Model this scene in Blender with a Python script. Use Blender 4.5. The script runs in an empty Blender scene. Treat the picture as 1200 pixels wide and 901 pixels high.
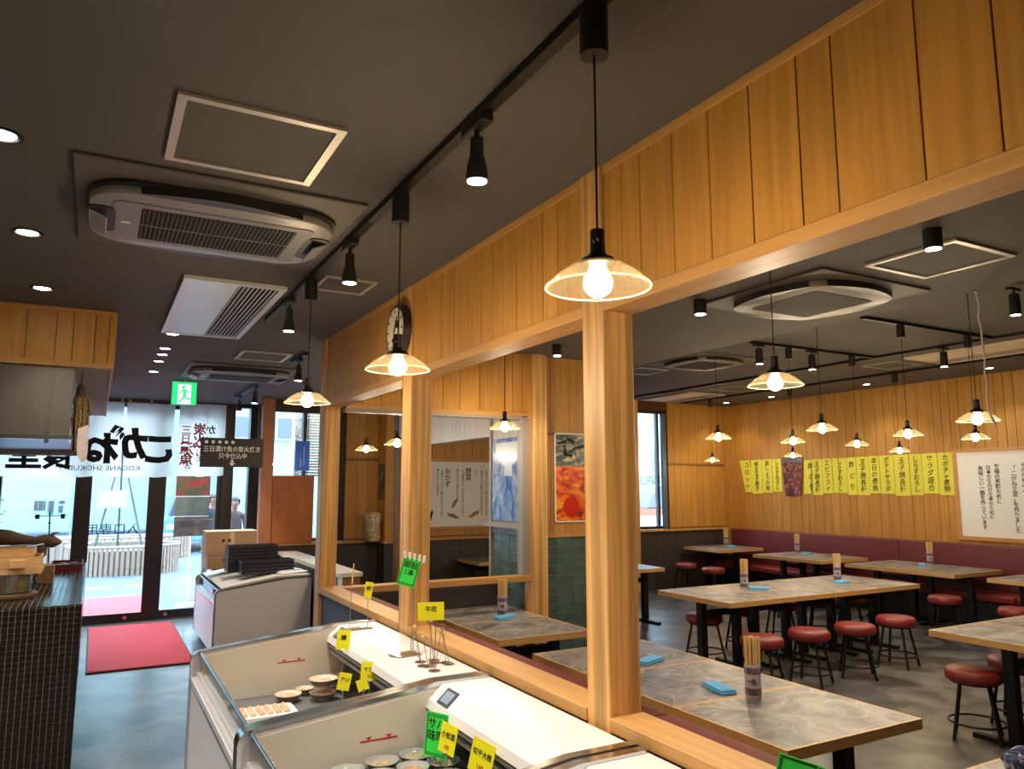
import bpy, bmesh, math, random
from mathutils import Matrix, Vector
random.seed(7)
SC = bpy.context.scene
COL = SC.collection
V = Vector
PI = math.pi

# ------------------------------------------------------------------ camera
YAW, PITCH, ROLL, FPX = math.radians(28.7726), math.radians(7.6473), math.radians(-0.0715), 882.6
EYE = V((0, 0, 1.75))
_f = V((math.sin(YAW)*math.cos(PITCH), math.cos(YAW)*math.cos(PITCH), math.sin(PITCH)))
_r = V((math.cos(YAW), -math.sin(YAW), 0)); _u = _r.cross(_f)
_r2 = _r*math.cos(ROLL) + _u*math.sin(ROLL); _u2 = -_r*math.sin(ROLL) + _u*math.cos(ROLL)
cam = bpy.data.cameras.new('camera'); camo = bpy.data.objects.new('camera', cam); COL.objects.link(camo)
cam.sensor_width = 36; cam.lens = 36*FPX/1200; cam.clip_start = .02; cam.clip_end = 300
camo.matrix_world = Matrix(((_r2.x, _u2.x, -_f.x, EYE.x), (_r2.y, _u2.y, -_f.y, EYE.y), (_r2.z, _u2.z, -_f.z, EYE.z), (0, 0, 0, 1)))
SC.camera = camo

# ------------------------------------------------------------------ world and exposure
W = bpy.data.worlds.new('sky'); SC.world = W; W.use_nodes = True
_n = W.node_tree.nodes; _n.clear()
_bg = _n.new('ShaderNodeBackground'); _bg.inputs[0].default_value = (.62, .83, 1, 1); _bg.inputs[1].default_value = 8.5
_o = _n.new('ShaderNodeOutputWorld'); W.node_tree.links.new(_bg.outputs[0], _o.inputs[0])
SC.view_settings.view_transform = 'Standard'; SC.view_settings.look = 'None'; SC.view_settings.gamma = 1
SC.view_settings.exposure = 1.13
SC.view_settings.use_curve_mapping = False
SC.cycles.max_bounces = 8; SC.cycles.transparent_max_bounces = 24
SC.cycles.sample_clamp_indirect = 6; SC.cycles.caustics_reflective = False; SC.cycles.caustics_refractive = False
PENDANT_W, SPOT_W, DOWN_W, AISLE_W = 12.5, 16, 22, 44

# ------------------------------------------------------------------ materials
def lin(c):
    return tuple((x/255/12.92 if x/255 <= .04045 else ((x/255+.055)/1.055)**2.4) for x in c[:3])
MATS = {}
def newmat(name):
    m = bpy.data.materials.new(name); m.use_nodes = True
    nt = m.node_tree; b = nt.nodes['Principled BSDF']; MATS[name] = m
    return m, nt, b
def vary(nt, b, col, amount, scale, detail=4, stretch=(1, 1, 1), rand=0.0, bump=0.0, distort=0.0, ramp=(.3, .72)):
    N, L = nt.nodes, nt.links
    g = N.new('ShaderNodeNewGeometry'); mp = N.new('ShaderNodeMapping'); mp.inputs['Scale'].default_value = stretch
    L.new(g.outputs['Position'], mp.inputs['Vector'])
    oi = N.new('ShaderNodeObjectInfo')
    if rand:
        cb = N.new('ShaderNodeCombineXYZ'); mu = N.new('ShaderNodeMath'); mu.operation = 'MULTIPLY'; mu.inputs[1].default_value = 37
        L.new(oi.outputs['Random'], mu.inputs[0])
        for i in range(3): L.new(mu.outputs[0], cb.inputs[i])
        L.new(cb.outputs[0], mp.inputs['Location'])
    no = N.new('ShaderNodeTexNoise'); no.inputs['Scale'].default_value = scale; no.inputs['Detail'].default_value = detail
    no.inputs['Distortion'].default_value = distort
    L.new(mp.outputs[0], no.inputs['Vector'])
    r = N.new('ShaderNodeValToRGB'); c = lin(col)
    r.color_ramp.elements[0].position = ramp[0]; r.color_ramp.elements[1].position = ramp[1]
    r.color_ramp.elements[0].color = tuple(max(0, x*(1-amount)) for x in c)+(1,)
    r.color_ramp.elements[1].color = tuple(min(1, x*(1+amount)) for x in c)+(1,)
    L.new(no.outputs[0], r.inputs[0]); out = r.outputs[0]
    if rand:
        hs = N.new('ShaderNodeHueSaturation'); ma = N.new('ShaderNodeMapRange')
        ma.inputs['To Min'].default_value = 1-rand; ma.inputs['To Max'].default_value = 1+rand
        L.new(oi.outputs['Random'], ma.inputs['Value']); L.new(ma.outputs[0], hs.inputs['Value']); L.new(out, hs.inputs['Color']); out = hs.outputs[0]
    L.new(out, b.inputs['Base Color'])
    if bump:
        bp = N.new('ShaderNodeBump'); bp.inputs['Strength'].default_value = bump; bp.inputs['Distance'].default_value = .004
        L.new(no.outputs[0], bp.inputs['Height']); L.new(bp.outputs[0], b.inputs['Normal'])
    return no
def mat(name, col, rough=.5, metal=0.0, amount=0.0, scale=8, stretch=(1, 1, 1), rand=0.0, bump=0.0, spec=None, detail=4, distort=0, ramp=(.3, .72)):
    if name in MATS: return MATS[name]
    m, nt, b = newmat(name)
    b.inputs['Base Color'].default_value = lin(col)+(1,)
    b.inputs['Roughness'].default_value = rough; b.inputs['Metallic'].default_value = metal
    if spec is not None: b.inputs['Specular IOR Level'].default_value = spec
    if amount or rand: vary(nt, b, col, amount, scale, detail, stretch, rand, bump, distort, ramp)
    return m
def emit(name, col, strength):
    if name in MATS: return MATS[name]
    m, nt, b = newmat(name)
    b.inputs['Base Color'].default_value = (0, 0, 0, 1); b.inputs['Emission Color'].default_value = lin(col)+(1,)
    b.inputs['Emission Strength'].default_value = strength
    return m
def glass(name, tint, gloss, rough=.02, haze=0.0, hazecol=(255, 255, 255)):
    m, nt, b = newmat(name); N, L = nt.nodes, nt.links
    tr = N.new('ShaderNodeBsdfTransparent'); tr.inputs[0].default_value = tint+(1,)
    gl = N.new('ShaderNodeBsdfGlossy'); gl.inputs['Roughness'].default_value = rough
    lw = N.new('ShaderNodeLayerWeight'); lw.inputs['Blend'].default_value = .25
    mr = N.new('ShaderNodeMath'); mr.operation = 'MULTIPLY_ADD'; mr.inputs[1].default_value = gloss; mr.inputs[2].default_value = gloss*.25; mr.use_clamp = True
    L.new(lw.outputs['Fresnel'], mr.inputs[0])
    mx = N.new('ShaderNodeMixShader'); L.new(mr.outputs[0], mx.inputs[0]); L.new(tr.outputs[0], mx.inputs[1]); L.new(gl.outputs[0], mx.inputs[2])
    last = mx
    if haze:
        di = N.new('ShaderNodeBsdfTranslucent'); di.inputs[0].default_value = lin(hazecol)+(1,)
        df = N.new('ShaderNodeBsdfDiffuse'); df.inputs[0].default_value = lin(hazecol)+(1,)
        ad = N.new('ShaderNodeMixShader'); ad.inputs[0].default_value = .5; L.new(di.outputs[0], ad.inputs[1]); L.new(df.outputs[0], ad.inputs[2])
        m2 = N.new('ShaderNodeMixShader'); m2.inputs[0].default_value = haze
        L.new(mx.outputs[0], m2.inputs[1]); L.new(ad.outputs[0], m2.inputs[2]); last = m2
    L.new(last.outputs[0], N['Material Output'].inputs[0]); m.surface_render_method = 'BLENDED'
    return m
def cloth(name, col, trans=.4):
    m, nt, b = newmat(name); N, L = nt.nodes, nt.links
    df = N.new('ShaderNodeBsdfDiffuse'); df.inputs[0].default_value = lin(col)+(1,)
    tl = N.new('ShaderNodeBsdfTranslucent'); tl.inputs[0].default_value = lin(col)+(1,)
    mx = N.new('ShaderNodeMixShader'); mx.inputs[0].default_value = trans
    L.new(df.outputs[0], mx.inputs[1]); L.new(tl.outputs[0], mx.inputs[2]); L.new(mx.outputs[0], N['Material Output'].inputs[0])
    return m
def patches(name, cols, scale, rough=.5, stretch=(1, 1, 1)):      # blotchy print: posters, food
    m, nt, b = newmat(name); N, L = nt.nodes, nt.links
    g = N.new('ShaderNodeNewGeometry'); mp = N.new('ShaderNodeMapping'); mp.inputs['Scale'].default_value = stretch
    L.new(g.outputs['Position'], mp.inputs['Vector'])
    no = N.new('ShaderNodeTexNoise'); no.inputs['Scale'].default_value = scale; no.inputs['Detail'].default_value = 3; no.inputs['Distortion'].default_value = 1.2
    L.new(mp.outputs[0], no.inputs['Vector'])
    r = N.new('ShaderNodeValToRGB'); r.color_ramp.interpolation = 'LINEAR'
    e = r.color_ramp.elements; n = len(cols)
    while len(e) < n: e.new(.5)
    for i, c in enumerate(cols):
        e[i].position = .3 + .42*i/(n-1); e[i].color = lin(c)+(1,)
    L.new(no.outputs[0], r.inputs[0]); L.new(r.outputs[0], b.inputs['Base Color']); b.inputs['Roughness'].default_value = rough
    return m

BOARD = mat('board_wood', (188, 135, 60), .5, 0, .13, 3.0, (14, 14, .7), .06, .05, ramp=(.36, .64))
BOARD_X = mat('rail_wood_x', (192, 142, 76), .5, 0, .13, 3.0, (.7, 14, 14), .03, .05)
BOARD_Y = mat('rail_wood_y', (198, 148, 84), .5, 0, .13, 3.0, (14, .7, 14), .03, .05)
POST = mat('post_wood', (208, 158, 94), .5, 0, .3, 1.9, (17, 17, .45), .03, .06, distort=.6, ramp=(.36, .64))
POSTD = mat('dark_post_wood', (134, 88, 46), .5, 0, .12, 2.2, (16, 16, .5), .03)
GROOVE = mat('groove_shadow', (92, 52, 20), .8)
RUST = mat('rust_plywood', (176, 98, 46), .6, 0, .14, 3, (3, 3, 1), 0)
CEIL = mat('ceiling_paint', (84, 79, 76), .78, 0, .05, 3, bump=.03)
PLASTER = mat('grey_plaster', (164, 154, 148), .8, 0, .08, 6)
WALLDARK = mat('dark_wainscot', (62, 54, 52), .55, 0, .06, 5)
NAVY = mat('slate_wainscot', (78, 82, 96), .6, 0, .05, 5)
BEIGEWALL = mat('plain_wall', (150, 136, 120), .8, 0, .05, 3)
FLOOR = mat('cement_floor', (90, 88, 87), .32, 0, .55, 2.6, detail=10, distort=.7, ramp=(.4, .6))
FRAME = mat('bronze_frame', (52, 44, 42), .4, .3)
FRAMEGREY = mat('grey_frame', (150, 138, 126), .5)
BLACK = mat('black_metal', (22, 21, 22), .45, .2)
BLACKP = mat('black_plastic', (26, 25, 26), .5)
CHROME = mat('chrome', (205, 205, 208), .2, 1)
STEEL = mat('brushed_steel', (186, 178, 168), .28, 1, .1, 4, (6, 6, .4))
WHITEP = mat('white_enamel', (226, 222, 220), .35)
WHITEPANEL = mat('white_panel', (234, 235, 240), .38)
CREAM = mat('cream_liner', (216, 208, 194), .45)
PINKGREY = mat('pale_end_panel', (220, 212, 212), .4)
GREYTRIM = mat('grey_trim', (146, 146, 146), .4)
PAPER = mat('white_paper', (238, 236, 232), .7)
INK = mat('black_ink', (20, 18, 20), .7)
REDINK = mat('red_ink', (196, 52, 44), .7)
VINYL = mat('red_vinyl', (132, 44, 38), .42, 0, .05, 9)
MAROON = mat('maroon_vinyl', (112, 50, 54), .42, 0, .05, 4)
def stone(name, dark, light, vein):
    m, nt, b = newmat(name); N, L = nt.nodes, nt.links
    g = N.new('ShaderNodeNewGeometry'); oi = N.new('ShaderNodeObjectInfo'); ad = N.new('ShaderNodeVectorMath'); ad.operation = 'ADD'
    sc = N.new('ShaderNodeVectorMath'); sc.operation = 'SCALE'; sc.inputs['Scale'].default_value = 1
    mu = N.new('ShaderNodeMath'); mu.operation = 'MULTIPLY'; mu.inputs[1].default_value = 23; L.new(oi.outputs['Random'], mu.inputs[0])
    L.new(g.outputs['Position'], ad.inputs[0]); L.new(mu.outputs[0], ad.inputs[1])
    n1 = N.new('ShaderNodeTexNoise'); n1.inputs['Scale'].default_value = 3.4; n1.inputs['Detail'].default_value = 9; n1.inputs['Roughness'].default_value = .62; n1.inputs['Distortion'].default_value = 1.6
    n2 = N.new('ShaderNodeTexNoise'); n2.inputs['Scale'].default_value = 2.2; n2.inputs['Detail'].default_value = 6; n2.inputs['Distortion'].default_value = 2.2
    L.new(ad.outputs[0], n1.inputs['Vector']); L.new(ad.outputs[0], n2.inputs['Vector'])
    r = N.new('ShaderNodeValToRGB'); e = r.color_ramp.elements; e[0].position = .36; e[1].position = .66; e[0].color = lin(dark)+(1,); e[1].color = lin(light)+(1,)
    L.new(n1.outputs[0], r.inputs[0])
    v = N.new('ShaderNodeValToRGB'); e = v.color_ramp.elements; e[0].position = .485; e[1].position = .515; e[0].color = (0, 0, 0, 1); e[1].color = (0, 0, 0, 1); q = e.new(.5); q.color = (.75, .75, .75, 1)
    L.new(n2.outputs[0], v.inputs[0])
    mx = N.new('ShaderNodeMix'); mx.data_type = 'RGBA'; L.new(v.outputs[0], mx.inputs['Factor']); L.new(r.outputs[0], mx.inputs[6]); mx.inputs[7].default_value = lin(vein)+(1,)
    L.new(mx.outputs[2], b.inputs['Base Color']); b.inputs['Roughness'].default_value = .4
    return m
TABLETOP = stone('stone_tabletop', (90, 86, 84), (166, 158, 152), (196, 188, 180))
TABLEEDGE = mat('table_edge_wood', (214, 168, 104), .45, 0, .12, 4, (3, 3, 14))
YELLOW = mat('yellow_card', (238, 232, 20), .6)
LIME = mat('lime_paper', (228, 222, 76), .65, 0, 0, 4, rand=.03)
GREEN = mat('green_card', (48, 222, 72), .6)
CABLE = mat('black_cable', (20, 18, 18), .6)
GREYPANEL = mat('aircon_grey', (134, 131, 132), .4)
DARKPLATE = mat('aircon_plate', (84, 77, 72), .6)
ALU = mat('aluminium_frame', (188, 180, 170), .4, .4)
PANE = glass('window_glass', (.97, .99, 1), .35)
SHADEGLASS = glass('shade_glass', (.97, .94, .86), .3, .12, .012, (255, 236, 196))
SHADERIM = glass('shade_rim_glass', (.95, .92, .84), .6, .1, .22, (255, 240, 206))
CASEGLASS = glass('case_glass', (.94, .98, .97), .6)
BULB = emit('bulb_glow', (255, 214, 140), 26)
LED = emit('led_glow', (255, 244, 226), 20)

# ------------------------------------------------------------------ mesh helpers
class MB:
    def __init__(s): s.bm = bmesh.new()
    def box(s, x0, x1, y0, y1, z0, z1):
        vs = [s.bm.verts.new(p) for p in ((x0,y0,z0),(x1,y0,z0),(x1,y1,z0),(x0,y1,z0),(x0,y0,z1),(x1,y0,z1),(x1,y1,z1),(x0,y1,z1))]
        for f in ((0,3,2,1),(4,5,6,7),(0,1,5,4),(1,2,6,5),(2,3,7,6),(3,0,4,7)): s.bm.faces.new([vs[i] for i in f])
        return s
    def obox(s, c, a, b, n):                       # oriented box: centre and three half vectors
        c, a, b, n = V(c), V(a), V(b), V(n)
        vs = [s.bm.verts.new(c + i*a + j*b + k*n) for k in (-1, 1) for (i, j) in ((-1,-1),(1,-1),(1,1),(-1,1))]
        for f in ((0,3,2,1),(4,5,6,7),(0,1,5,4),(1,2,6,5),(2,3,7,6),(3,0,4,7)): s.bm.faces.new([vs[i] for i in f])
        return s
    def cyl(s, p0, p1, r0, r1=None, seg=12, caps=True):
        p0, p1 = V(p0), V(p1); r1 = r0 if r1 is None else r1
        d = (p1-p0).normalized(); a = d.orthogonal().normalized(); b = d.cross(a)
        A = [s.bm.verts.new(p0 + (a*math.cos(t)+b*math.sin(t))*r0) for t in [2*PI*i/seg for i in range(seg)]]
        B = [s.bm.verts.new(p1 + (a*math.cos(t)+b*math.sin(t))*r1) for t in [2*PI*i/seg for i in range(seg)]]
        for i in range(seg): s.bm.faces.new((A[i], A[(i+1)%seg], B[(i+1)%seg], B[i]))
        if caps: s.bm.faces.new(A[::-1]); s.bm.faces.new(B)
        return s
    def lathe(s, prof, c=(0,0,0), seg=24, close=False):
        c = V(c); rings = []
        for r, z in prof:
            if r < 1e-5: rings.append([s.bm.verts.new(c+V((0,0,z)))])
            else: rings.append([s.bm.verts.new(c+V((r*math.cos(2*PI*i/seg), r*math.sin(2*PI*i/seg), z))) for i in range(seg)])
        if close: rings.append(rings[0])
        for A, B in zip(rings, rings[1:]):
            for i in range(seg):
                j = (i+1) % seg
                q = [A[i%len(A)], A[j%len(A)], B[j%len(B)], B[i%len(B)]]
                u = []
                for v in q:
                    if v not in u: u.append(v)
                if len(u) > 2:
                    try: s.bm.faces.new(u)
                    except ValueError: pass
        return s
    def prism(s, pts, axis, a, b):
        def P(p, t):
            return {'X': (t, p[0], p[1]), 'Y': (p[0], t, p[1]), 'Z': (p[0], p[1], t)}[axis]
        A = [s.bm.verts.new(P(p, a)) for p in pts]; B = [s.bm.verts.new(P(p, b)) for p in pts]; n = len(pts)
        for i in range(n): s.bm.faces.new((A[i], A[(i+1)%n], B[(i+1)%n], B[i]))
        s.bm.faces.new(A[::-1]); s.bm.faces.new(B)
        return s
    def tube(s, pts, r, seg=6):
        pts = [V(p) for p in pts]; rings = []; up = None
        for i, p in enumerate(pts):
            d = (pts[min(i+1, len(pts)-1)] - pts[max(i-1, 0)]).normalized()
            if up is None: up = d.orthogonal().normalized()
            up = (up - d*up.dot(d)); up = up.normalized() if up.length > 1e-6 else d.orthogonal().normalized()
            w = d.cross(up); rr = r[i] if isinstance(r, (list, tuple)) else r
            rings.append([s.bm.verts.new(p + (up*math.cos(2*PI*k/seg) + w*math.sin(2*PI*k/seg))*rr) for k in range(seg)])
        for A, B in zip(rings, rings[1:]):
            for k in range(seg): s.bm.faces.new((A[k], A[(k+1)%seg], B[(k+1)%seg], B[k]))
        s.bm.faces.new(rings[0][::-1]); s.bm.faces.new(rings[-1])
        return s
    def sphere(s, c, r, u=14, v=8, sc=(1,1,1)):
        m = Matrix.Translation(V(c)) @ Matrix.Diagonal((r*sc[0], r*sc[1], r*sc[2], 1))
        bmesh.ops.create_uvsphere(s.bm, u_segments=u, v_segments=v, radius=1, matrix=m); return s
    def bevel(s, w, seg=2):
        s.bm.normal_update()
        es = [e for e in s.bm.edges if len(e.link_faces) == 2 and e.calc_face_angle(0) > .6]
        bmesh.ops.bevel(s.bm, geom=es, offset=w, segments=seg, affect='EDGES', profile=.6, clamp_overlap=True); return s
    def mesh(s, name, m, smooth=None):
        bmesh.ops.recalc_face_normals(s.bm, faces=s.bm.faces[:])
        me = bpy.data.meshes.new(name); s.bm.to_mesh(me); s.bm.free()
        if m: me.materials.append(m)
        if smooth:
            me.polygons.foreach_set('use_smooth', [True]*len(me.polygons)); me.set_sharp_from_angle(angle=math.radians(smooth))
        return me
    def done(s, name, m, parent=None, smooth=None):
        return link(name, s.mesh(name, m, smooth), parent)
def link(name, me, parent=None):
    o = bpy.data.objects.new(name, me); COL.objects.link(o)
    if parent is not None:
        o.parent = parent; o.matrix_parent_inverse = world_of(parent).inverted()
    return o
def world_of(o):
    m = o.matrix_basis.copy()
    if o.parent: m = world_of(o.parent) @ o.matrix_parent_inverse @ m
    return m
def tag(o, label=None, cat=None, group=None, kind=None):
    for k, v in (('label', label), ('category', cat), ('group', group), ('kind', kind)):
        if v: o[k] = v
    return o
def thing(name, label, cat, loc=(0,0,0), group=None):
    o = bpy.data.objects.new(name, None); COL.objects.link(o); o.location = loc; o.empty_display_size = .05
    return tag(o, label, cat, group)
def dup(root, loc, rz=0.0, label=None, group=None):
    r = root.copy(); COL.objects.link(r); r.location = loc; r.rotation_euler = (0, 0, rz)
    if label: r['label'] = label
    if group: r['group'] = group
    for ch in [c for c in bpy.data.objects if c.parent is root]:
        c = ch.copy(); COL.objects.link(c); c.parent = r
        for g in [x for x in bpy.data.objects if x.parent is ch]:
            d = g.copy(); COL.objects.link(d); d.parent = c
    return r
def box(name, m, x0, x1, y0, y1, z0, z1, parent=None, bev=0):
    b = MB().box(x0, x1, y0, y1, z0, z1)
    if bev: b.bevel(bev)
    return b.done(name, m, parent)
def struct(o): o['kind'] = 'structure'; return o
_unit = {}
def piece(name, m, x0, x1, y0, y1, z0, z1, parent):       # cheap box sharing one mesh per material
    if m.name not in _unit: _unit[m.name] = MB().box(-.5, .5, -.5, .5, -.5, .5).mesh(name, m)
    o = link(name, _unit[m.name], parent)
    o.location = ((x0+x1)/2, (y0+y1)/2, (z0+z1)/2); o.scale = (x1-x0, y1-y0, z1-z0)
    return o
def boards(parent, m, axis, a0, a1, pos, thick, z0, z1, cuts=None, wmin=.1, wmax=.22, gap=.005, rng=random):
    if cuts is None:
        cuts = [a0]
        while cuts[-1] < a1 - wmin*1.2: cuts.append(min(a1, cuts[-1] + rng.uniform(wmin, wmax)))
        if a1 - cuts[-1] > 1e-4: cuts[-1] = a1
    for p, q in zip(cuts, cuts[1:]):
        lo, hi = sorted((pos, pos+thick))
        if axis == 'Y': piece('board', m, lo, hi, p+gap/2, q-gap/2, z0, z1, parent)
        else: piece('board', m, p+gap/2, q-gap/2, lo, hi, z0, z1, parent)
def text(body, size, m, parent, o, u, v, name='lettering', mirror=False, bold=0.0, spacing=1.0, ext=.0006, shear=0.0, sx=1.0):
    c = bpy.data.curves.new('t', 'FONT'); c.body = body; c.size = size; c.align_x = 'CENTER'; c.align_y = 'CENTER'
    c.space_line = spacing; c.offset = bold*size; c.extrude = ext; c.shear = shear; c.resolution_u = 2
    ob = bpy.data.objects.new('t', c); me = bpy.data.meshes.new_from_object(ob)
    bpy.data.objects.remove(ob); bpy.data.curves.remove(c)
    u, v, o = V(u).normalized(), V(v).normalized(), V(o); n = u.cross(v)
    M4 = Matrix(((u.x, v.x, n.x, o.x), (u.y, v.y, n.y, o.y), (u.z, v.z, n.z, o.z), (0,0,0,1)))
    me.transform(M4 @ Matrix.Diagonal((-sx if mirror else sx, 1, 1, 1)))
    if mirror: me.flip_normals()
    me.materials.clear(); me.materials.append(m); me.name = name
    return link(name, me, parent)
def vert(s): return '\n'.join(s)
def lamp(name, kind, loc, power, col, parent, size=.03, spot=None, target=None, blend=.6):
    l = bpy.data.lights.new(name, kind); l.energy = power; l.color = col
    if kind in ('POINT', 'SPOT'): l.shadow_soft_size = size
    if spot: l.spot_size = math.radians(spot); l.spot_blend = blend
    o = bpy.data.objects.new(name, l); COL.objects.link(o); o.location = loc
    if target: o.rotation_euler = (V(target)-V(loc)).to_track_quat('-Z', 'Y').to_euler()
    if parent is not None: o.parent = parent; o.matrix_parent_inverse = world_of(parent).inverted()
    return o
WARM = (1, .83, .6); NEUTRAL = (1, .93, .84)
H, HU = 2.893, 3.2
# ================================================================== THE SETTING
floor = struct(MB().box(-3.1, 10.4, -2.6, 10.35, -.1, 0).box(-3.1, 2.02, 10.35, 11.3, -.1, 0).done('floor', FLOOR))
ceiling = struct(MB().box(-3.1, 4.52, -2.6, 11.3, H, 3.4).box(4.52, 10.4, -2.6, 10.4, HU, 3.4).done('ceiling', CEIL))
struct(box('wall_left', BEIGEWALL, -3.1, -3.0, -2.6, 11.3, 0, H))
struct(box('wall_back', BEIGEWALL, -3.1, 10.4, -2.6, -2.5, 0, HU))

# right-hand wall, boarded
wr = struct(box('wall_right', GROOVE, 10.226, 10.4, -2.5, 10.45, 0, HU))
_c = [10.3, 10.12, 9.95, 9.752, 9.53, 9.328, 9.106, 8.93, 8.699, 8.55, 8.429, 8.27, 8.121, 7.96, 7.781, 7.661, 7.471, 7.273, 7.121, 6.96]
while _c[-1] > 3.2: _c.append(_c[-1] - random.choice((.12, .16, .2, .23)))
boards(wr, BOARD, 'Y', 0, 0, 10.21, .016, .93, HU, cuts=sorted(_c), gap=.007)
boards(wr, BOARD, 'Y', -2.5, sorted(_c)[0], 10.21, .016, .93, HU, wmin=.4, wmax=.9)

# facade wall of the dining room (Y = 10.31)
wf = struct(MB().box(2.02, 10.3, 10.34, 10.45, 0, .97).box(3.03, 8.05, 10.34, 10.45, .97, HU).box(8.78, 10.3, 10.34, 10.45, .97, HU)
            .box(2.02, 3.03, 10.34, 10.45, 2.8, H).box(8.05, 8.78, 10.34, 10.45, 3.06, HU).done('wall_far', GROOVE))
x = 2.02
while x < 10.1:
    w = .46; piece('wainscot_panel', WALLDARK, x+.003, min(10.2, x+w)-.003, 10.315, 10.34, .0, .97, wf); x += w
piece('sill_cap', BOARD_X, 2.02, 10.2, 10.27, 10.345, .97, 1.005, wf)
for x0, x1, z1 in ((3.03, 4.52, H), (4.52, 7.9, HU), (8.78, 10.1, HU)):
    rg = random.Random(int(x0*10))
    boards(wf, BOARD, 'X', x0, x1, 10.31, .03, 1.035, 2.095, wmin=.13, wmax=.21, rng=rg)
    rg = random.Random(int(x0*10))
    boards(wf, BOARD, 'X', x0, x1, 10.31, .03, 2.135, z1, wmin=.13, wmax=.21, rng=rg)
    piece('wall_rail', POSTD, x0, x1, 10.30, 10.34, 2.095, 2.135, wf)
    piece('wall_rail', POSTD, x0, x1, 10.295, 10.34, 1.005, 1.035, wf)
piece('corner_trim', BOARD, 10.1, 10.21, 10.2, 10.31, 0, HU, wf)
piece('corner_trim', POST, 7.9, 8.05, 10.2, 10.32, 0, HU, wf)
# pilaster beside the left window
piece('pilaster', BOARD, 3.5, 3.62, 9.98, 10.31, 1.005, H, wf); piece('pilaster', BOARD, 3.625, 3.8, 9.98, 10.31, 1.005, H, wf)
piece('pilaster_base', WALLDARK, 3.5, 3.8, 9.98, 10.31, 0, .97, wf); piece('sill_cap', BOARD_X, 3.48, 3.82, 9.96, 10.3, .97, 1.005, wf)

def window(name, xs, z0, z1, y, fm=FRAME, d=.06):
    w = struct(MB().box(xs[0], xs[-1], y-d/2, y+d/2, z0, z0+.05).box(xs[0], xs[-1], y-d/2, y+d/2, z1-.06, z1).done(name, fm))
    for i, x in enumerate(xs):
        a = x if i == 0 else x-.045 if i == len(xs)-1 else x-.0225
        piece('mullion', fm, a, a+.045, y-d/2-.005, y+d/2+.005, z0, z1, w)
    for a, b in zip(xs, xs[1:]): box('pane', PANE, a+.03, b-.03, y-.004, y+.004, z0+.04, z1-.05, w)
    return w
window('window_1', [2.02, 2.47, 2.97, 3.03], 1.005, 2.8, 10.39)
window('window_2', [8.05, 8.6, 8.78], 1.005, 3.06, 10.39)
piece('mullion', mat('blue_grey_frame', (96, 112, 132), .4, .4), 8.66, 8.74, 10.3, 10.36, 1.005, 3.0, bpy.data.objects['window_2'])

# entrance facade (Y = 11.2)
we = struct(MB().box(-3.0, 2.05, 11.15, 11.28, 2.845, H).box(1.88, 2.05, 11.1, 11.28, 0, H).done('wall_entrance', FRAME))
for x0, x1 in ((-1.10, -1.0), (-.22, -.08), (1.54, 1.68)): piece('mullion', FRAME, x0, x1, 11.14, 11.26, 0, 2.845, we)
piece('threshold', CHROME, -3.0, 1.88, 11.12, 11.28, 0, .014, we)
piece('bottom_rail', FRAME, -3.0, -.22, 11.17, 11.23, .014, .12, we); piece('bottom_rail', FRAME, 1.68, 1.88, 11.17, 11.23, .014, .12, we)
for a, b in ((-3.0, -1.1), (-1.0, -.22), (1.68, 1.88)): box('pane', PANE, a, b, 11.196, 11.204, .12, 2.845, we)
def sliding_door(name, x0, x1, y, s0, s1):
    d = struct(box(name, FRAME, x0, x1, y-.02, y+.02, .016, .13))
    piece('top_rail', FRAME, x0, x1, y-.02, y+.02, 2.79, 2.84, d)
    piece('stile', FRAME, x0, x0+s0, y-.022, y+.022, .13, 2.79, d); piece('stile', FRAME, x1-s1, x1, y-.022, y+.022, .13, 2.79, d)
    box('pane', PANE, x0+s0, x1-s1, y-.003, y+.003, .13, 2.79, d)
    return d
d1 = sliding_door('door_1', -.08, .735, 11.175, .05, .11); d2 = sliding_door('door_2', .72, 1.54, 11.225, .12, .06)
for d, bx, by in ((d1, .44, 11.153), (d2, .92, 11.203)): MB().cyl((bx, by, .075), (bx, by-.012, .075), .022, seg=14).done('lock_bolt', STEEL, d)
text('入口専用', .155, INK, d1, (.24, 11.168, 1.19), (1,0,0), (0,0,1), mirror=True, bold=.004)
text('Entrance only', .066, PAPER, d1, (.24, 11.168, 1.055), (1,0,0), (0,0,1), mirror=True)
struct(MB().box(1.95, 2.05, 10.3, 11.15, 0, .97).done('wall_return', WALLDARK))
piece('sill_cap', BOARD_Y, 1.93, 2.06, 10.3, 11.15, .97, 1.005, bpy.data.objects['wall_return'])
box('pane', PANE, 1.995, 2.003, 10.45, 11.15, 1.005, 2.8, bpy.data.objects['wall_return'])
piece('post', mat('red_post_wood', (176, 108, 70), .5, 0, .14, 2.2, (16, 16, .6)), 1.88, 2.03, 10.2, 10.34, 0, H, bpy.data.objects['wall_return'])

# partition between aisle and dining room
wp = struct(box('wall_partition', NAVY, 1.545, 1.632, -2.5, 5.92, 0, .955))
PY = [(.264, .393), (2.107, 2.236), (3.95, 4.08), (5.79, 5.92)]
for a, b in PY: MB().box(1.52, 1.65, a, b, 0, H).bevel(.003, 1).done('post', POST, wp)
yy = [-2.5] + [v for p in PY for v in p]
for a, b in zip(yy[0::2], yy[1::2]):
    if b > a: MB().box(1.515, 1.657, a+.001, b-.001, .955, 1.0).bevel(.003, 1).done('sill_rail', BOARD_Y, wp)
box('header_core', GROOVE, 1.546, 1.63, -2.5, 5.79, 2.4, H, wp)
MB().box(1.523, 1.655, -2.5, 5.9, 2.358, 2.4).bevel(.003, 1).done('header_soffit', BOARD_Y, wp)
box('header_top_trim', BOARD_Y, 1.528, 1.65, -2.5, 5.9, 2.862, H-.001, wp)
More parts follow.
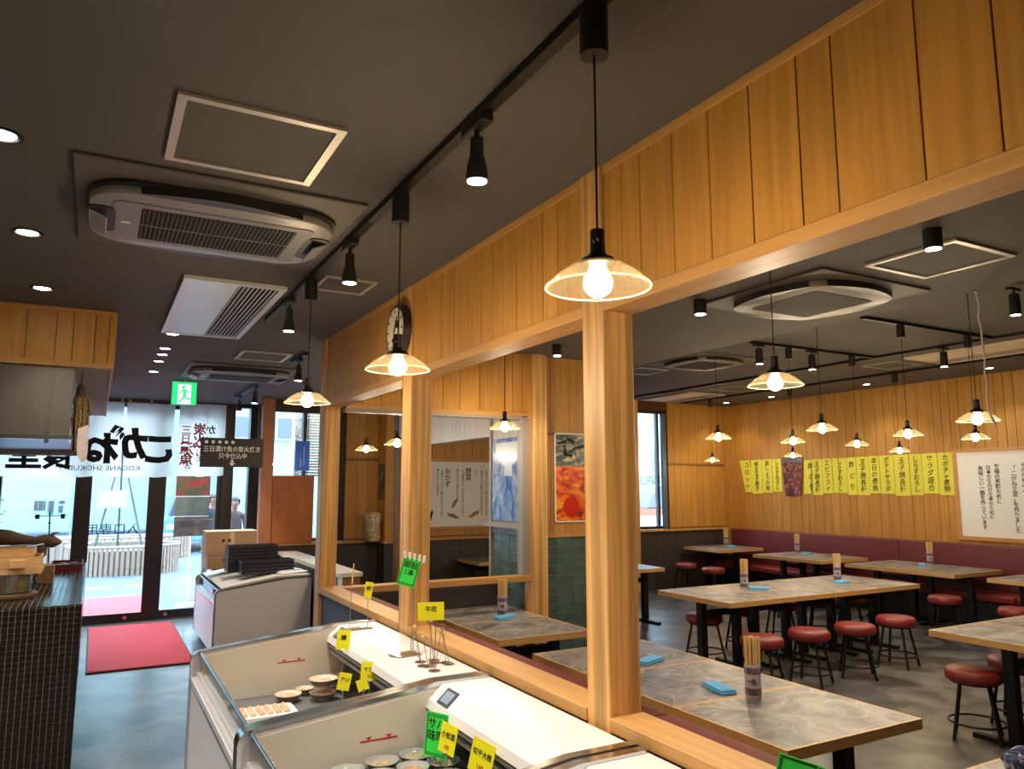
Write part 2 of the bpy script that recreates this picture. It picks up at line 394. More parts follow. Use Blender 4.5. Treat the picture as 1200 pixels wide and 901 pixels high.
gr = [.77, .93, 1.147, 1.253, 1.417, 1.578, 1.74, 1.903, 2.004, 2.107]
boards(wp, BOARD, 'Y', 0, 0, 1.532, .016, 2.4, 2.862, cuts=[.393, .6]+gr)
boards(wp, BOARD, 'Y', 0, 0, 1.532, .016, 2.4, 2.862, cuts=[2.236, 2.417, 2.528, 2.747, 2.968, 3.082, 3.232, 3.393, 3.557, 3.757, 3.95])
boards(wp, BOARD, 'Y', 0, 0, 1.532, .016, 2.4, 2.862, cuts=[4.08, 4.27, 4.42, 4.55, 4.75, 4.92, 5.08, 5.27, 5.42, 5.6, 5.79])
boards(wp, BOARD, 'Y', -2.5, .264, 1.532, .016, 2.4, 2.862)
boards(wp, BOARD, 'Y', -2.5, 5.79, 1.628, .016, 2.4, 2.862, wmin=.2, wmax=.3)

# cross wall of the booth (Y = 5.69)
wc = struct(box('wall_cross', GROOVE, 1.65, 3.28, 6.15, 6.21, 0, .93))
for a, b in ((1.652, 2.05), (2.055, 2.42), (2.425, 3.278)): piece('wainscot_panel', WALLDARK, a, b, 6.13, 6.152, 0, .93, wc); piece('wainscot_panel', WALLDARK, a, b, 6.208, 6.23, 0, .93, wc)
box('sill_rail', BOARD_X, 1.652, 3.28, 5.62, 5.75, .955, 1.0, wc)
MB().box(3.28, 3.425, 5.6, 5.75, 0, H).bevel(.003, 1).done('post', POST, wc)
box('jamb', FRAMEGREY, 3.205, 3.28, 5.65, 5.74, 1.0, 2.315, wc)
box('head_trim', FRAMEGREY, 1.652, 3.205, 5.65, 5.74, 2.315, 2.345, wc)
box('header_core', GROOVE, 1.65, 3.28, 5.67, 5.73, 2.345, H, wc)
boards(wc, BOARD, 'X', 0, 0, 5.655, .016, 2.375, H, cuts=[1.652, 1.78, 1.933, 2.1, 2.28, 2.458, 2.612, 2.794, 3.04, 3.108, 3.21, 3.278])
box('header_trim', BOARD_X, 1.652, 3.28, 5.645, 5.74, 2.345, 2.375, wc)

# tiled pillar with poster
wq = struct(box('wall_pillar', mat('tile_grout', (186, 176, 158), .8), 3.437, 4.3, 5.7, 6.64, 0, H))
TILE = mat('green_glazed_tile', (84, 104, 98), .2, 0, .22, 9, rand=.14)
for r in range(16):
    z1 = 1.3 - r*.081
    for a, b in ((3.462, 3.562), (3.567, 3.731), (3.736, 3.9), (3.905, 4.069), (4.074, 4.29)):
        piece('tile', TILE, a, b, 5.694, 5.704, z1-.075, z1, wq)
    if r < 10:
        for k in range(5): piece('tile', TILE, 3.431, 3.44, 5.79+k*.169, 5.79+k*.169+.163, z1-.075, z1, wq)
piece('tile_cap', BOARD_X, 3.43, 4.3, 5.685, 5.71, 1.302, 1.335, wq)
piece('tile_cap', FRAMEGREY, 3.42, 3.445, 5.76, 6.65, 1.302, 1.335, wq)
boards(wq, BOARD, 'X', 0, 0, 5.692, .016, 1.335, 2.19, cuts=[3.43, 3.513, 3.721, 3.878, 4.05, 4.3])
boards(wq, BOARD, 'X', 0, 0, 5.692, .016, 2.215, H, cuts=[3.43, 3.513, 3.721, 3.878, 4.05, 4.3])
piece('wall_rail', POSTD, 3.43, 4.3, 5.69, 5.708, 2.19, 2.215, wq)
DAYLITB = mat('daylit_board', (196, 190, 186), .5, 0, .08, 3, (14, 14, .7), .04)  # boards coloured pale to stand for daylight falling on the wood
boards(wq, DAYLITB, 'Y', 5.76, 6.65, 3.43, .014, 1.335, H, wmin=.08, wmax=.13)
box('end_trim', FRAMEGREY, 3.41, 3.45, 6.64, 6.68, 0, H, wq)
# header beyond the booth and the post that carries it
wh = struct(box('wall_header', GROOVE, 3.45, 3.55, 6.68, 9.3, 2.27, H))
boards(wh, DAYLITB, 'Y', 6.68, 9.3, 3.432, .02, 2.27, H, wmin=.09, wmax=.14)
box('header_soffit', DAYLITB, 3.425, 3.57, 6.68, 9.3, 2.235, 2.27, wh)
box('post', POSTD, 3.43, 3.57, 9.3, 9.44, 0, H, wh)

# boarded bulkhead above the kitchen counter
wb = struct(box('wall_bulkhead', PLASTER, -3.0, .045, 5.567, 9.4, 2.516, H))
for p in [(-3.0, -1.6), (-1.6, -.9), (-.9, -.44), (-.44, -.278), (-.278, -.183), (-.183, -.06), (-.06, .02)]:
    piece('board', BOARD, p[0]+.003, p[1]-.003, 5.553, 5.569, 2.55, 2.868, wb)
piece('trim', BOARD_X, -3.0, .06, 5.548, 5.57, 2.512, 2.55, wb); piece('trim', BOARD_X, -3.0, .06, 5.548, 5.57, 2.868, H-.001, wb)
piece('trim', BOARD, .022, .062, 5.549, 5.572, 2.55, 2.868, wb)
boards(wb, BOARD, 'Y', 5.572, 9.4, .045, .014, 2.512, H-.001, wmin=.15, wmax=.25)

# paving, kerbs and street outside
pav = struct(MB().box(-14, 30, 11.28, 60, -.12, -.02).box(2.02, 30, 10.45, 11.3, -.12, -.02).done('pavement', mat('pavement', (62, 74, 94), .7, 0, .14, 2.5)))
# ================================================================== CEILING EQUIPMENT
def rrect(x0, x1, y0, y1, r, n=6):
    pts = []
    for cx, cy, a in ((x1-r, y1-r, 0), (x0+r, y1-r, 90), (x0+r, y0+r, 180), (x1-r, y0+r, 270)):
        for i in range(n+1):
            t = math.radians(a + 90*i/n); pts.append((cx+r*math.cos(t), cy+r*math.sin(t)))
    return pts
def hatch(label, x0, x1, y0, y1, z, m, w=.028, group=None):
    t = thing('access_hatch', label, 'ceiling hatch', ((x0+x1)/2, (y0+y1)/2, z), group)
    MB().box(x0+w, x1-w, y0+w, y1-w, z-.006, z-.0005).done('hatch_panel', CEIL, t)
    for a in ((x0, x1, y0, y0+w), (x0, x1, y1-w, y1), (x0, x0+w, y0+w, y1-w), (x1-w, x1, y0+w, y1-w)):
        box('hatch_frame', m, *a, z-.012, z-.0005, t)
    return t
hatch('large aluminium-framed ceiling hatch nearest the camera, in front of the cassette air conditioner', .14, .644, 2.27, 2.777, H, ALU)
hatch('small pale-framed ceiling hatch between the aisle track and the boarded beam', 1.03, 1.33, 3.99, 4.3, H, ALU, .02)
hatch('dark ceiling hatch with a bright frame in front of the far cassette air conditioner', 1.02, 1.445, 6.6, 7.06, H, ALU, .03)
hatch('pale-framed ceiling hatch beside the square air conditioner over the dining tables', 3.45, 3.96, 1.975, 2.46, H, ALU)
hatch('thin-framed ceiling hatch between the two long ceiling louvres of the dining room', 8.14, 8.67, 5.48, 5.93, HU, ALU, .02)
hatch('faint ceiling hatch next to the far louvre of the dining room', 8.08, 8.75, 8.05, 8.5, HU, ALU, .018)
hatch('white-framed hatch left of the far square air conditioner', 5.8, 6.28, 7.3, 7.75, HU, ALU, .02)

def cassette(label, x0, x1, y0, y1):
    cx, cy = (x0+x1)/2, (y0+y1)/2; t = thing('cassette_air_conditioner', label, 'air conditioner', (cx, cy, H), 'two-way cassette air conditioners')
    MB().box(x0, x1, y0, y1, H-.014, H-.0005).bevel(.004, 1).done('mounting_plate', DARKPLATE, t)
    bx0, bx1, by0, by1 = x0+.05, x1-.06, cy-.37, cy+.36
    MB().prism(rrect(bx0-.008, bx1+.008, by0-.012, by1+.012, .2), 'Z', H-.028, H-.013).done('shadow_gap', BLACKP, t)
    b = MB().prism(rrect(bx0, bx1, by0+.03, by1-.03, .17, 8), 'Z', H-.06, H-.02).bevel(.012, 2).done('body', GREYPANEL, t, 40)
    gx0, gx1, gy0, gy1 = cx-.29, cx+.31, cy-.2, cy+.2
    MB().prism(rrect(gx0-.1, gx1+.07, gy0-.05, gy1+.05, .04), 'Z', H-.064, H-.055).done('intake_panel', mat('intake_grey', (112, 109, 110), .45), t, 40)
    box('grille_recess', mat('deep_black', (8, 8, 8), .95), gx0, gx1, gy0, gy1, H-.0655, H-.055, t)
    n = 34
    for i in range(n):
        x = gx0 + (i+.5)*(gx1-gx0)/n; piece('slat', mat('slat_grey', (92, 90, 91), .5), x-.0015, x+.0015, gy0, gy1, H-.0685, H-.0653, t)
    piece('slat', GREYTRIM, gx0, gx1, cy-.0015, cy+.0015, H-.068, H-.065, t)
    box('maker_badge', PAPER, gx0-.07, gx0-.035, cy-.01, cy+.01, H-.0655, H-.063, t)
    for s in (-1, 1):                                   # the two long outlets
        yy = by0+.02 if s < 0 else by1-.02; pts = []
        for i in range(13): u = i/12; pts.append((cx-.3+.6*u, yy - s*.005 + s*.055*math.sin(PI*u)))
        pts += [(cx+.2, yy-s*.03), (cx-.2, yy-s*.03)]
        MB().prism(pts if s < 0 else pts, 'Z', H-.056, H-.015).done('air_outlet', mat('outlet_dark', (30, 27, 26), .4), t)
        ex = bx0+.045 if s < 0 else bx1-.045            # corner louvres at both ends
        MB().prism(rrect(ex-.05, ex+.05, cy-.16, cy+.16, .045), 'Z', H-.0655, H-.055).done('end_opening', BLACKP, t)
        MB().obox((ex-s*.0+.012*s, cy, H-.08), (.032, 0, .014*s), (0, .11, 0), (0, 0, .005)).bevel(.004, 1).done('end_flap', GREYPANEL, t)
    return t
cassette('grey two-way cassette air conditioner with slatted intake, nearest over the aisle', -.14, .91, 2.87, 3.9)
cassette('pale two-way cassette air conditioner near the entrance, behind the exit sign', .7, 1.72, 7.42, 8.45)

def square_ac(label, cx, cy, z, h=.47):
    t = thing('square_air_conditioner', label, 'air conditioner', (cx, cy, z), 'four-way air conditioners')
    PL = mat('bronze_panel', (110, 100, 92), .5)
    MB().box(cx-h, cx+h, cy-h, cy+h, z-.014, z-.0005).bevel(.004, 1).done('mounting_plate', DARKPLATE, t)
    MB().prism(rrect(cx-.355, cx+.355, cy-.355, cy+.355, .12, 8), 'Z', z-.052, z-.013).bevel(.012, 2).done('body', mat('ac_beige', (116, 108, 102), .45), t, 40)
    MB().prism(rrect(cx-.25, cx+.25, cy-.25, cy+.25, .03), 'Z', z-.056, z-.047).done('intake_panel', mat('intake_dark', (62, 56, 52), .6), t)
    for k in range(16):
        q = cx-.24+.48*(k+.5)/16; piece('intake_slat', DARKPLATE, q-.003, q+.003, cy-.24, cy+.24, z-.059, z-.055, t)
    for a in range(4):
        pts = []
        for i in range(13): u = i/12; pts.append((-.28+.56*u, .35+.065*math.sin(PI*u)))
        pts += [(.28, .335), (-.28, .335)]; ca, sa = math.cos(a*PI/2), math.sin(a*PI/2)
        MB().prism([(cx+p*ca-q*sa, cy+p*sa+q*ca) for p, q in pts], 'Z', z-.05, z-.0135).done('air_outlet', MATS['outlet_dark'], t)
    return t
square_ac('square four-way air conditioner over the booth tables beside the boarded beam', 3.76, 3.06, H)
square_ac('square four-way air conditioner farther back over the empty dining floor', 6.2, 6.6, HU, .5)

def vent(label, x0, x1, y0, y1, z, m, split, n, bright=True):
    t = thing('ceiling_vent', label, 'ceiling vent', ((x0+x1)/2, (y0+y1)/2, z))
    w = .035
    for a in ((x0, x1, y0, y0+w), (x0, x1, y1-w, y1), (x0, x0+w, y0+w, y1-w), (x1-w, x1, y0+w, y1-w)): box('frame', m, *a, z-.022, z-.0005, t)
    box('blank_panel', m, x0+w, split, y0+w, y1-w, z-.018, z-.006, t)
    box('duct_recess', BLACKP, split, x1-w, y0+w, y1-w, z-.006, z-.0005, t)
    for i in range(n):
        x = split + (i+.5)*(x1-w-split)/n; q = MB().obox((x, (y0+y1)/2, z-.013), (.007, 0, .006), (0, (y1-y0)/2-w, 0), (.001, 0, -.001)).done('slat', m, t)
    return t
VENTM = mat('vent_white', (206, 208, 212), .3, .1)
vent('long white ceiling vent with a slatted half, behind the near cassette unit over the aisle', .355, .905, 4.35, 6.03, H, VENTM, .645, 9)
VB = mat('vent_beige', (214, 196, 172), .45)
vent('long cream ceiling vent over the far dining tables by the street windows', 8.03, 8.8, 8.9, 10.05, HU, VB, 8.5, 6)
vent('long cream ceiling vent over the dining room at the right edge of view', 8.03, 8.8, 1.6, 5.3, HU, VB, 8.5, 6)

# downlights recessed in the ceiling, plus added fill lights out of frame
def downlight(label, x, y, z, r=.05, power=0, group=None, tgt=None):
    t = thing('downlight', label, 'downlight', (x, y, z), group)
    MB().lathe([(r+.012, z), (r+.012, z-.006), (r, z-.006), (r, z-.0008), (0, z-.0008)], (x, y, 0), 20).done('trim_ring', BLACKP, t)
    MB().lathe([(0, z-.0035), (r*.85, z-.0035), (r*.85, z-.0012), (0, z-.0012)], (x, y, 0), 18).done('lens', LED, t)
    if power: lamp('downlight_lamp', 'SPOT', (x, y, z-.02), power, NEUTRAL, t, .04, 110, tgt or (x, y, 0))
    return t
for (y, lb) in ((2.851, 'recessed downlight cut by the left edge of view'), (3.946, 'recessed downlight left of the near cassette air conditioner'), (5.053, 'recessed downlight just above the boarded kitchen bulkhead')):
    downlight(lb, -.34, y, H, .05, DOWN_W)
for k_, y in enumerate((1.75, 2.85, 3.95, 5.05)):  # unseen kitchen lights, added to brighten the freezer fronts and aisle
    downlight(f'added fill light over the kitchen {("nearest the camera", "second from the camera", "third from the camera", "beside the boarded bulkhead")[k_]}, left of the frame', -1.7, y, H, .06, 48)
for k_, y in enumerate((1.75, .65, -.45, -1.55)):  # unseen lights around the camera, added to lift the aisle
    downlight(('added fill downlight above the camera on the aisle ceiling', 'added fill downlight just behind the camera', 'added fill downlight second behind the camera', 'added fill downlight farthest behind the camera')[k_], -.34, y, H, .05, DOWN_W)
for i, (y, lb) in enumerate(((6.143, 'recessed downlight beside the rear edge of the white ceiling vent'), (6.834, 'first small downlight behind the white vent in the row to the door'), (7.164, 'second small downlight behind the white vent in the row to the door'), (7.578, 'third small downlight behind the white vent in the row to the door'), (8.298, 'downlight nearest the noren curtain in the aisle ceiling'))):
    downlight(lb, .445, y, H, .045, DOWN_W*.6 if i in (0, 2, 4) else 0)
for y, lb in ((9.8, 'small downlight over the far wall bench by the window'), (8.777, 'small downlight in front of the lime paper strips'), (7.007, 'small downlight above the middle of the boarded right wall'), (5.284, 'small downlight over the right end of the boarded wall')):
    downlight(lb, 9.71, y, HU, .05, DOWN_W*.5)

def can(label, x, y, z, h=.09, r=.04):
    t = thing('surface_downlight', label, 'spotlight', (x, y, z))
    MB().cyl((x, y, z), (x, y, z-h), r, r, 20).done('housing', BLACKP, t, 40)
    MB().lathe([(0, z-h-.002), (r*.8, z-h-.002), (r*.8, z-h+.001), (0, z-h+.001)], (x, y, 0), 18).done('lens', LED, t)
    lamp('can_lamp', 'SPOT', (x, y, z-h-.01), SPOT_W*.8, NEUTRAL, t, .03, 100, (x, y, 0))
can('short black ceiling spotlight under the beam, left of the square air conditioner', 3.23, 3.45, H)
can('short black ceiling spotlight close to the beam above the near booth tables', 3.24, 1.96, H)
can('short black ceiling spotlight behind the beam above the rear booth table', 3.25, 5.15, H)

# lighting tracks
def track(label, *segs):
    t = thing('lighting_track', label, 'lighting track', (segs[0][0], segs[0][2], segs[0][4]))
    for x0, x1, y0, y1, z in segs: box('track_rail', BLACK, x0, x1, y0, y1, z-.028, z-.0005, t)
    return t
track('long black lighting track above the aisle, carrying the three glass pendants', (.947, .983, -.5, 5.26, H))
track('short black lighting track near the entrance, behind the hanging black sign', (1.5, 1.54, 8.52, 10.1, H))
track('stub of black lighting track in front of the far cassette air conditioner', (1.5, 1.54, 6.45, 6.95, H))
track('branching black lighting track over the middle of the dining room', (7.65, 7.69, 1.5, 10.0, HU), (5.72, 7.65, 4.11, 4.15, HU), (5.74, 7.65, 5.39, 5.43, HU))
track('straight black lighting track close to the boarded right wall', (8.93, 8.97, 2.0, 10.1, HU))

# adjustable track spotlights
def spotlight(label, x, y, z, tgt, along='Y', power=AISLE_W):
    t = thing('track_spotlight', label, 'spotlight', (x, y, z-.028), 'track spotlights')
    zb = z-.028
    dx, dy = ((.02, .075) if along == 'Y' else (.075, .02))
    MB().box(x-dx, x+dx, y-dy, y+dy, zb-.03, zb).bevel(.004, 1).done('driver_box', BLACKP, t)
    p = V((x, y, zb-.03)); d = (V(tgt)-p).normalized(); d = (d*.35 + V((0,0,-1))*.65).normalized()
    q = p + V((0, 0, -.045))
    MB().cyl(p, q, .009, seg=8).done('stem', BLACKP, t)
    MB().cyl(q - d*.02, q + d*.045, .021, .022, 14).done('heat_sink', BLACKP, t, 40)
    MB().cyl(q + d*.04, q + d*.065, .024, .03, 16).cyl(q + d*.065, q + d*.115, .03, .036, 16).done('lamp_head', BLACKP, t, 40)
    MB().cyl(q + d*.1165, q + d*.118, .03, .03, 16).done('lens', LED, t)
    lamp('spot_lamp', 'SPOT', q + d*.125, power, NEUTRAL, t, .025, 62, q + d*2)
    return t
spotlight('black track spotlight nearest the camera on the aisle track', .965, 1.98, H, (1.2, 2.3, 0))
spotlight('black track spotlight second along the aisle track, above the small ceiling hatch', .965, 3.31, H, (1.1, 3.6, 0))
spotlight('black track spotlight at the far end of the aisle track', .965, 4.55, H, (1.0, 4.9, 0))
spotlight('black track spotlight above the glass pendant farthest down the aisle', 1.52, 6.7, H, (1.5, 7, 0))
spotlight('black track spotlight second on the entrance track', 1.52, 8.8, H, (1.5, 9, 0))
spotlight('black track spotlight closest to the entrance glass', 1.52, 9.85, H, (1.5, 10.1, 0))
def tube_spot(label, x, y, z, power=SPOT_W):
    t = thing('tube_spotlight', label, 'spotlight', (x, y, z-.028)); zb = z-.028
    MB().box(x-.07, x+.07, y-.018, y+.018, zb-.02, zb).done('driver_box', BLACKP, t)
    MB().cyl((x, y, zb-.02), (x, y, zb-.05), .008, seg=8).done('stem', BLACKP, t)
    MB().cyl((x, y, zb-.045), (x, y, zb-.2), .035, .038, 18).done('lamp_head', BLACKP, t, 40)
    MB().cyl((x, y, zb-.2005), (x, y, zb-.202), .031, seg=18).done('lens', LED, t)
    lamp('spot_lamp', 'SPOT', (x, y, zb-.21), power, NEUTRAL, t, .03, 90, (x, y, 0))
tube_spot('black tube spotlight at the free end of the rear track branch', 5.84, 5.41, HU)
tube_spot('black tube spotlight halfway along the rear track branch', 6.62, 5.41, HU)
tube_spot('black tube spotlight in front of the long cream vent', 7.67, 4.62, HU)
tube_spot('black tube spotlight at the right edge above the dining room', 5.78, 2.93, HU)

# glass pendant lamps
def zt_on_track(x, y): return (x > 5.7 and abs(y-4.13) < .02) or (x > 5.7 and abs(y-5.41) < .06) or abs(x-8.95) < .06
def pendant_at(name, x, y, ztop, zrim, base=True):
    t = thing(name, None, 'pendant lamp', (x, y, zrim), 'glass pendant lamps'); t['label'] = ''
    z = zrim
    if abs(x-.965) < .01 or (zt_on_track(x, y)): ztop -= .0285
    if base:
        MB().cyl((x, y, ztop), (x, y, ztop-.115), .034, .034, 20).done('ceiling_cup', BLACKP, t, 40)
    MB().cyl((x, y, ztop-.1), (x, y, z+.13), .0028, seg=6).done('cord', CABLE, t)
    so = MB().cyl((x, y, z+.135), (x, y, z+.075), .0165, .018, 16).done('socket', BLACKP, t, 40)
    MB().cyl((x-.012, y-.012, z+.105), (x-.03, y-.03, z+.105), .007, seg=8).done('switch_key', BLACKP, so)
    MB().lathe([(.018, z+.085), (.022, z+.075), (.037, z+.068), (.042, z+.058), (.04, z+.054), (.0, z+.06)], (x, y, 0), 20).done('shade_holder', mat('holder_bronze', (46, 34, 26), .4, .5), t, 40)
    MB().lathe([(.036, .062), (.06, .052), (.095, .028), (.117, .008), (.12, .001), (.1185, 0), (.115, .006), (.094, .0255), (.059, .049), (.034, .059)], (x, y, z), 40).done('glass_shade', SHADEGLASS, t, 50)
    rr_ = [(x+.1187*math.cos(2*PI*i/40), y+.1187*math.sin(2*PI*i/40), z+.0015) for i in range(41)]
    MB().tube(rr_, .0022, 6).done('shade_rim', SHADERIM, t, 60)
    b = MB().sphere((x, y, z+.012), .0335, 16, 10).cyl((x, y, z+.03), (x, y, z+.06), .024, .017, 14).done('bulb', BULB, t, 60)
    lamp('bulb_light', 'POINT', (x, y, z-.028), PENDANT_W, WARM, t, .03)
    return t
PEND = [  # x, y, top, rim, base, label
 (.965, 1.354, H, 2.19, True, 'clear conical glass pendant lamp nearest the camera in front of the wooden post'),
 (.965, 2.645, H, 2.178, True, 'clear conical glass pendant lamp hanging in front of the round wall clock'),
 (.965, 4.027, H, 2.187, True, 'clear conical glass pendant lamp third along the aisle by the beam end'),
 (2.64, 2.36, H, 2.19, True, 'glass pendant lamp over the near booth tables, in front of the square air conditioner'),
 (5.13, 4.13, HU, 2.19, True, 'glass pendant lamp above the left part of the lime paper strips, single cord'),
 (7.27, 5.41, HU, 2.18, True, 'glass pendant lamp third on the rear track branch, over the central table'),
 (6.24, 4.13, HU, 2.18, True, 'glass pendant lamp on the front track branch, overlapping a lower lamp behind'),
 (8.95, 6.05, HU, 2.17, True, 'low glass pendant lamp just above the lime strips near their right end'),
 (4.75, 2.68, HU, 2.14, True, 'large-looking glass pendant lamp beside the dangling white cable'),
 (7.26, 4.13, HU, 2.18, True, 'glass pendant lamp right behind the one with the white cable'),
 (5.24, 5.41, HU, 2.195, True, 'upper of the two glass pendant lamps by the street window corner'),
 (8.95, 9.4, HU, 2.15, True, 'small lower glass pendant lamp in the far window corner'),
 (6.27, 5.41, HU, 2.185, True, 'glass pendant lamp above the glass-shaped drink poster'),
 (8.95, 7.74, HU, 2.17, True, 'tiny glass pendant lamp touching the top of the drink poster'),
 (2.78, 5.18, H, 2.19, True, 'glass pendant lamp over the rear booth table in front of the pillar'),
 (2.55, 7.92, H, 2.13, True, 'glass pendant lamp in the back booth seen between the two rear posts'),
 (2.46, 6.72, H, 2.13, True, 'glass pendant lamp in the back booth half hidden by the middle post'),
]
p0 = None
for (x, y, zt, zr, bs, lb) in PEND:
    t = pendant_at('pendant_lamp', x, y, zt, zr, bs); t['label'] = lb
# white cable hanging from the dining ceiling
pts = [(4.515, 2.5, H-.0), (4.555, 2.513, H-.004), (4.56, 2.52, 2.88), (4.56, 2.508, 2.819), (4.56, 2.518, 2.743), (4.56, 2.508, 2.663), (4.56, 2.509, 2.594), (4.56, 2.504, 2.476), (4.56, 2.51, 2.4), (4.56, 2.502, 2.338), (4.56, 2.508, 2.273), (4.56, 2.509, 2.204), (4.56, 2.497, 2.153)]
sm = []
for i in range(len(pts)-1):
    for k in range(4):
        u = k/4; sm.append(tuple(a+(b-a)*u for a, b in zip(pts[i], pts[i+1])))
wcab = thing('hanging_cable', 'wavy white cable dangling from the ceiling beside a glass pendant', 'cable', pts[0])
MB().tube(sm+[pts[-1]], .0055, 8).done('wire', mat('white_cable', (230, 218, 206), .5), wcab, 60)
MB().cyl(pts[-1], (4.56, 2.478, 2.1), .008, seg=10).done('plug', MATS['white_cable'], wcab)
# ================================================================== DINING FURNITURE
TZ = .7
def table(label, x0, x1, y0, y1, axis='X', group='stone-topped dining tables'):
    """one table: stone slab, wooden edge band, two black legs with feet and a stretcher along axis"""
    t = thing('dining_table', label, 'table', ((x0+x1)/2, (y0+y1)/2, 0), group); e = .012; g = .0015
    x0 += g; x1 -= g; y0 += g; y1 -= g
    box('table_top', TABLETOP, x0+e, x1-e, y0+e, y1-e, TZ-.042, TZ, t)
    for a in ((x0, x1, y0, y0+e), (x0, x1, y1-e, y1), (x0, x0+e, y0+e, y1-e), (x1-e, x1, y0+e, y1-e)): box('edge_band', TABLEEDGE, *a, TZ-.045, TZ, t)
    cx, cy = (x0+x1)/2, (y0+y1)/2
    L = ((x0+.12, cy), (x1-.12, cy)) if axis == 'X' else ((cx, y0+.12), (cx, y1-.12))
    hf = (.28 if axis == 'X' else .26)
    for lx, ly in L:
        box('leg', BLACK, lx-.035, lx+.035, ly-.035, ly+.035, .03, TZ-.05, t)
        if axis == 'X': box('foot', BLACK, lx-.03, lx+.03, ly-hf, ly+hf, 0, .032, t); box('top_bracket', BLACK, lx-.03, lx+.03, ly-hf, ly+hf, TZ-.055, TZ-.043, t)
        else: box('foot', BLACK, lx-hf, lx+hf, ly-.03, ly+.03, 0, .032, t); box('top_bracket', BLACK, lx-hf, lx+hf, ly-.03, ly+.03, TZ-.055, TZ-.043, t)
    (ax, ay), (bx, by) = L
    box('stretcher', BLACK, ax if axis == 'X' else ax-.015, bx if axis == 'X' else bx+.015, ay-.015 if axis == 'X' else ay, by+.015 if axis == 'X' else by, TZ-.2, TZ-.14, t)
    return t
# booth row along the partition
table('grey stone booth table with wooden edge nearest the camera, holding the large chopstick cup', 2.485, 3.36, 2.25, 2.93)
table('grey stone booth table second from the camera, behind the near wooden post', 2.485, 3.36, 2.93, 3.6)
table('grey stone booth table third from the camera, ending left of the near wooden post', 2.485, 3.36, 3.6, 4.265)
table('dark stone booth table in front of the low cross wall, near half', 2.485, 3.265, 4.73, 5.42)
table('dark stone booth table running under the cross-wall rail, far half', 2.485, 3.265, 5.42, 6.1)
table('corner of a stone table at the bottom right edge, with a blue cloth on it', 2.7, 3.4, 1.1, 1.8)
table('small wood-edged table end seen just past the near post', 5.75, 6.5, 7.75, 8.3)
# central group
for i, w in enumerate(('leftmost stone table of the central four, nearest the near post', 'second from left of the four joined central stone tables', 'third from left of the four joined central stone tables', 'rightmost of the four joined central stone tables')):
    table(w, 5.06+.69*i, 5.75+.69*i, 5.16, 6.16)
for i in range(2): table(('stone table at the right edge of view with the near stool under it', 'second table of the right-hand joined pair, mostly outside the frame')[i], 5.42+.69*i, 6.11+.69*i, 2.55, 3.54)
# wall tables in front of the bench
table('wall table in the far window corner in front of the maroon bench', 9.0, 9.98, 9.34, 10.24, 'Y')
for i in range(2): table(('wall table second from the window corner, far half', 'wall table second from the window corner, near half')[i], 8.95, 9.98, 7.98-.62*i, 8.6-.62*i, 'Y')
for i in range(2): table(('wall table below the right end of the lime strips, far half', 'wall table below the right end of the lime strips, near half')[i], 8.95, 9.98, 6.22-.75*i, 6.97-.75*i, 'Y')
table('wall table cut by the right edge of view below the framed white notice', 8.95, 9.98, 4.3, 5.1, 'Y')
table('table of the back booth seen through the cross-wall opening', 4.7, 5.75, 9.5, 10.22)

# stools
st = thing('round_stool', '', 'stool', (0, 0, 0), 'red vinyl round stools')
MB().lathe([(0, .385), (.165, .385), (.178, .395), (.182, .42), (.178, .45), (.16, .468), (.1, .475), (0, .477)], seg=32).done('seat', VINYL, st, 50)
MB().lathe([(.0, .372), (.15, .372), (.15, .386), (0, .386)], seg=24).done('seat_plate', BLACK, st)
for k in range(4):
    a = PI/4 + k*PI/2 + .2; c, s_ = math.cos(a), math.sin(a)
    MB().cyl((c*.12, s_*.12, .38), (c*.2, s_*.2, 0), .012, seg=8).done('leg', BLACK, st)
rr = []
for i in range(33): a = 2*PI*i/32; rr.append((math.cos(a)*.176, math.sin(a)*.176, .11))
MB().tube(rr, .008, 6).done('foot_ring', BLACK, st)
STOOLS = [
 (5.52, 3.29, 'round red stool alone under the stone table at the right edge'),
 (6.12, 3.33, 'red stool almost hidden behind the leg of the right-edge table'),
 (5.1, 4.84, 'round red stool first from left in front of the central tables'),
 (5.7, 4.85, 'round red stool second from left in front of the central tables'),
 (6.3, 4.83, 'round red stool third from left in front of the central tables'),
 (7.0, 4.9, 'round red stool at the right end in front of the central tables'),
 (5.47, 5.94, 'dark red stool under the left end of the central tables'),
 (6.2, 6.15, 'red stool first from left behind the central tables'),
 (6.78, 6.15, 'red stool second from left behind the central tables'),
 (7.45, 6.15, 'red stool third from left behind the central tables'),
 (7.95, 6.15, 'red stool at the right end behind the central tables'),
 (8.78, 5.5, 'red stool in front of the wall table under the lime strips'),
 (8.58, 4.6, 'red stool at the right edge in front of the notice-board table'),
 (8.7, 9.85, 'far red stool in the window corner, the left of two'),
 (8.6, 9.1, 'far red stool in the window corner, the right of two'),
 (8.3, 7.4, 'red stool in front of the wall table second from the window'),
]
for i, (x, y, lb) in enumerate(STOOLS):
    if i == 0: st.location = (x, y, 0); st['label'] = lb; st.rotation_euler = (0, 0, .3)
    else: dup(st, (x, y, 0), random.uniform(0, 1.5), lb)

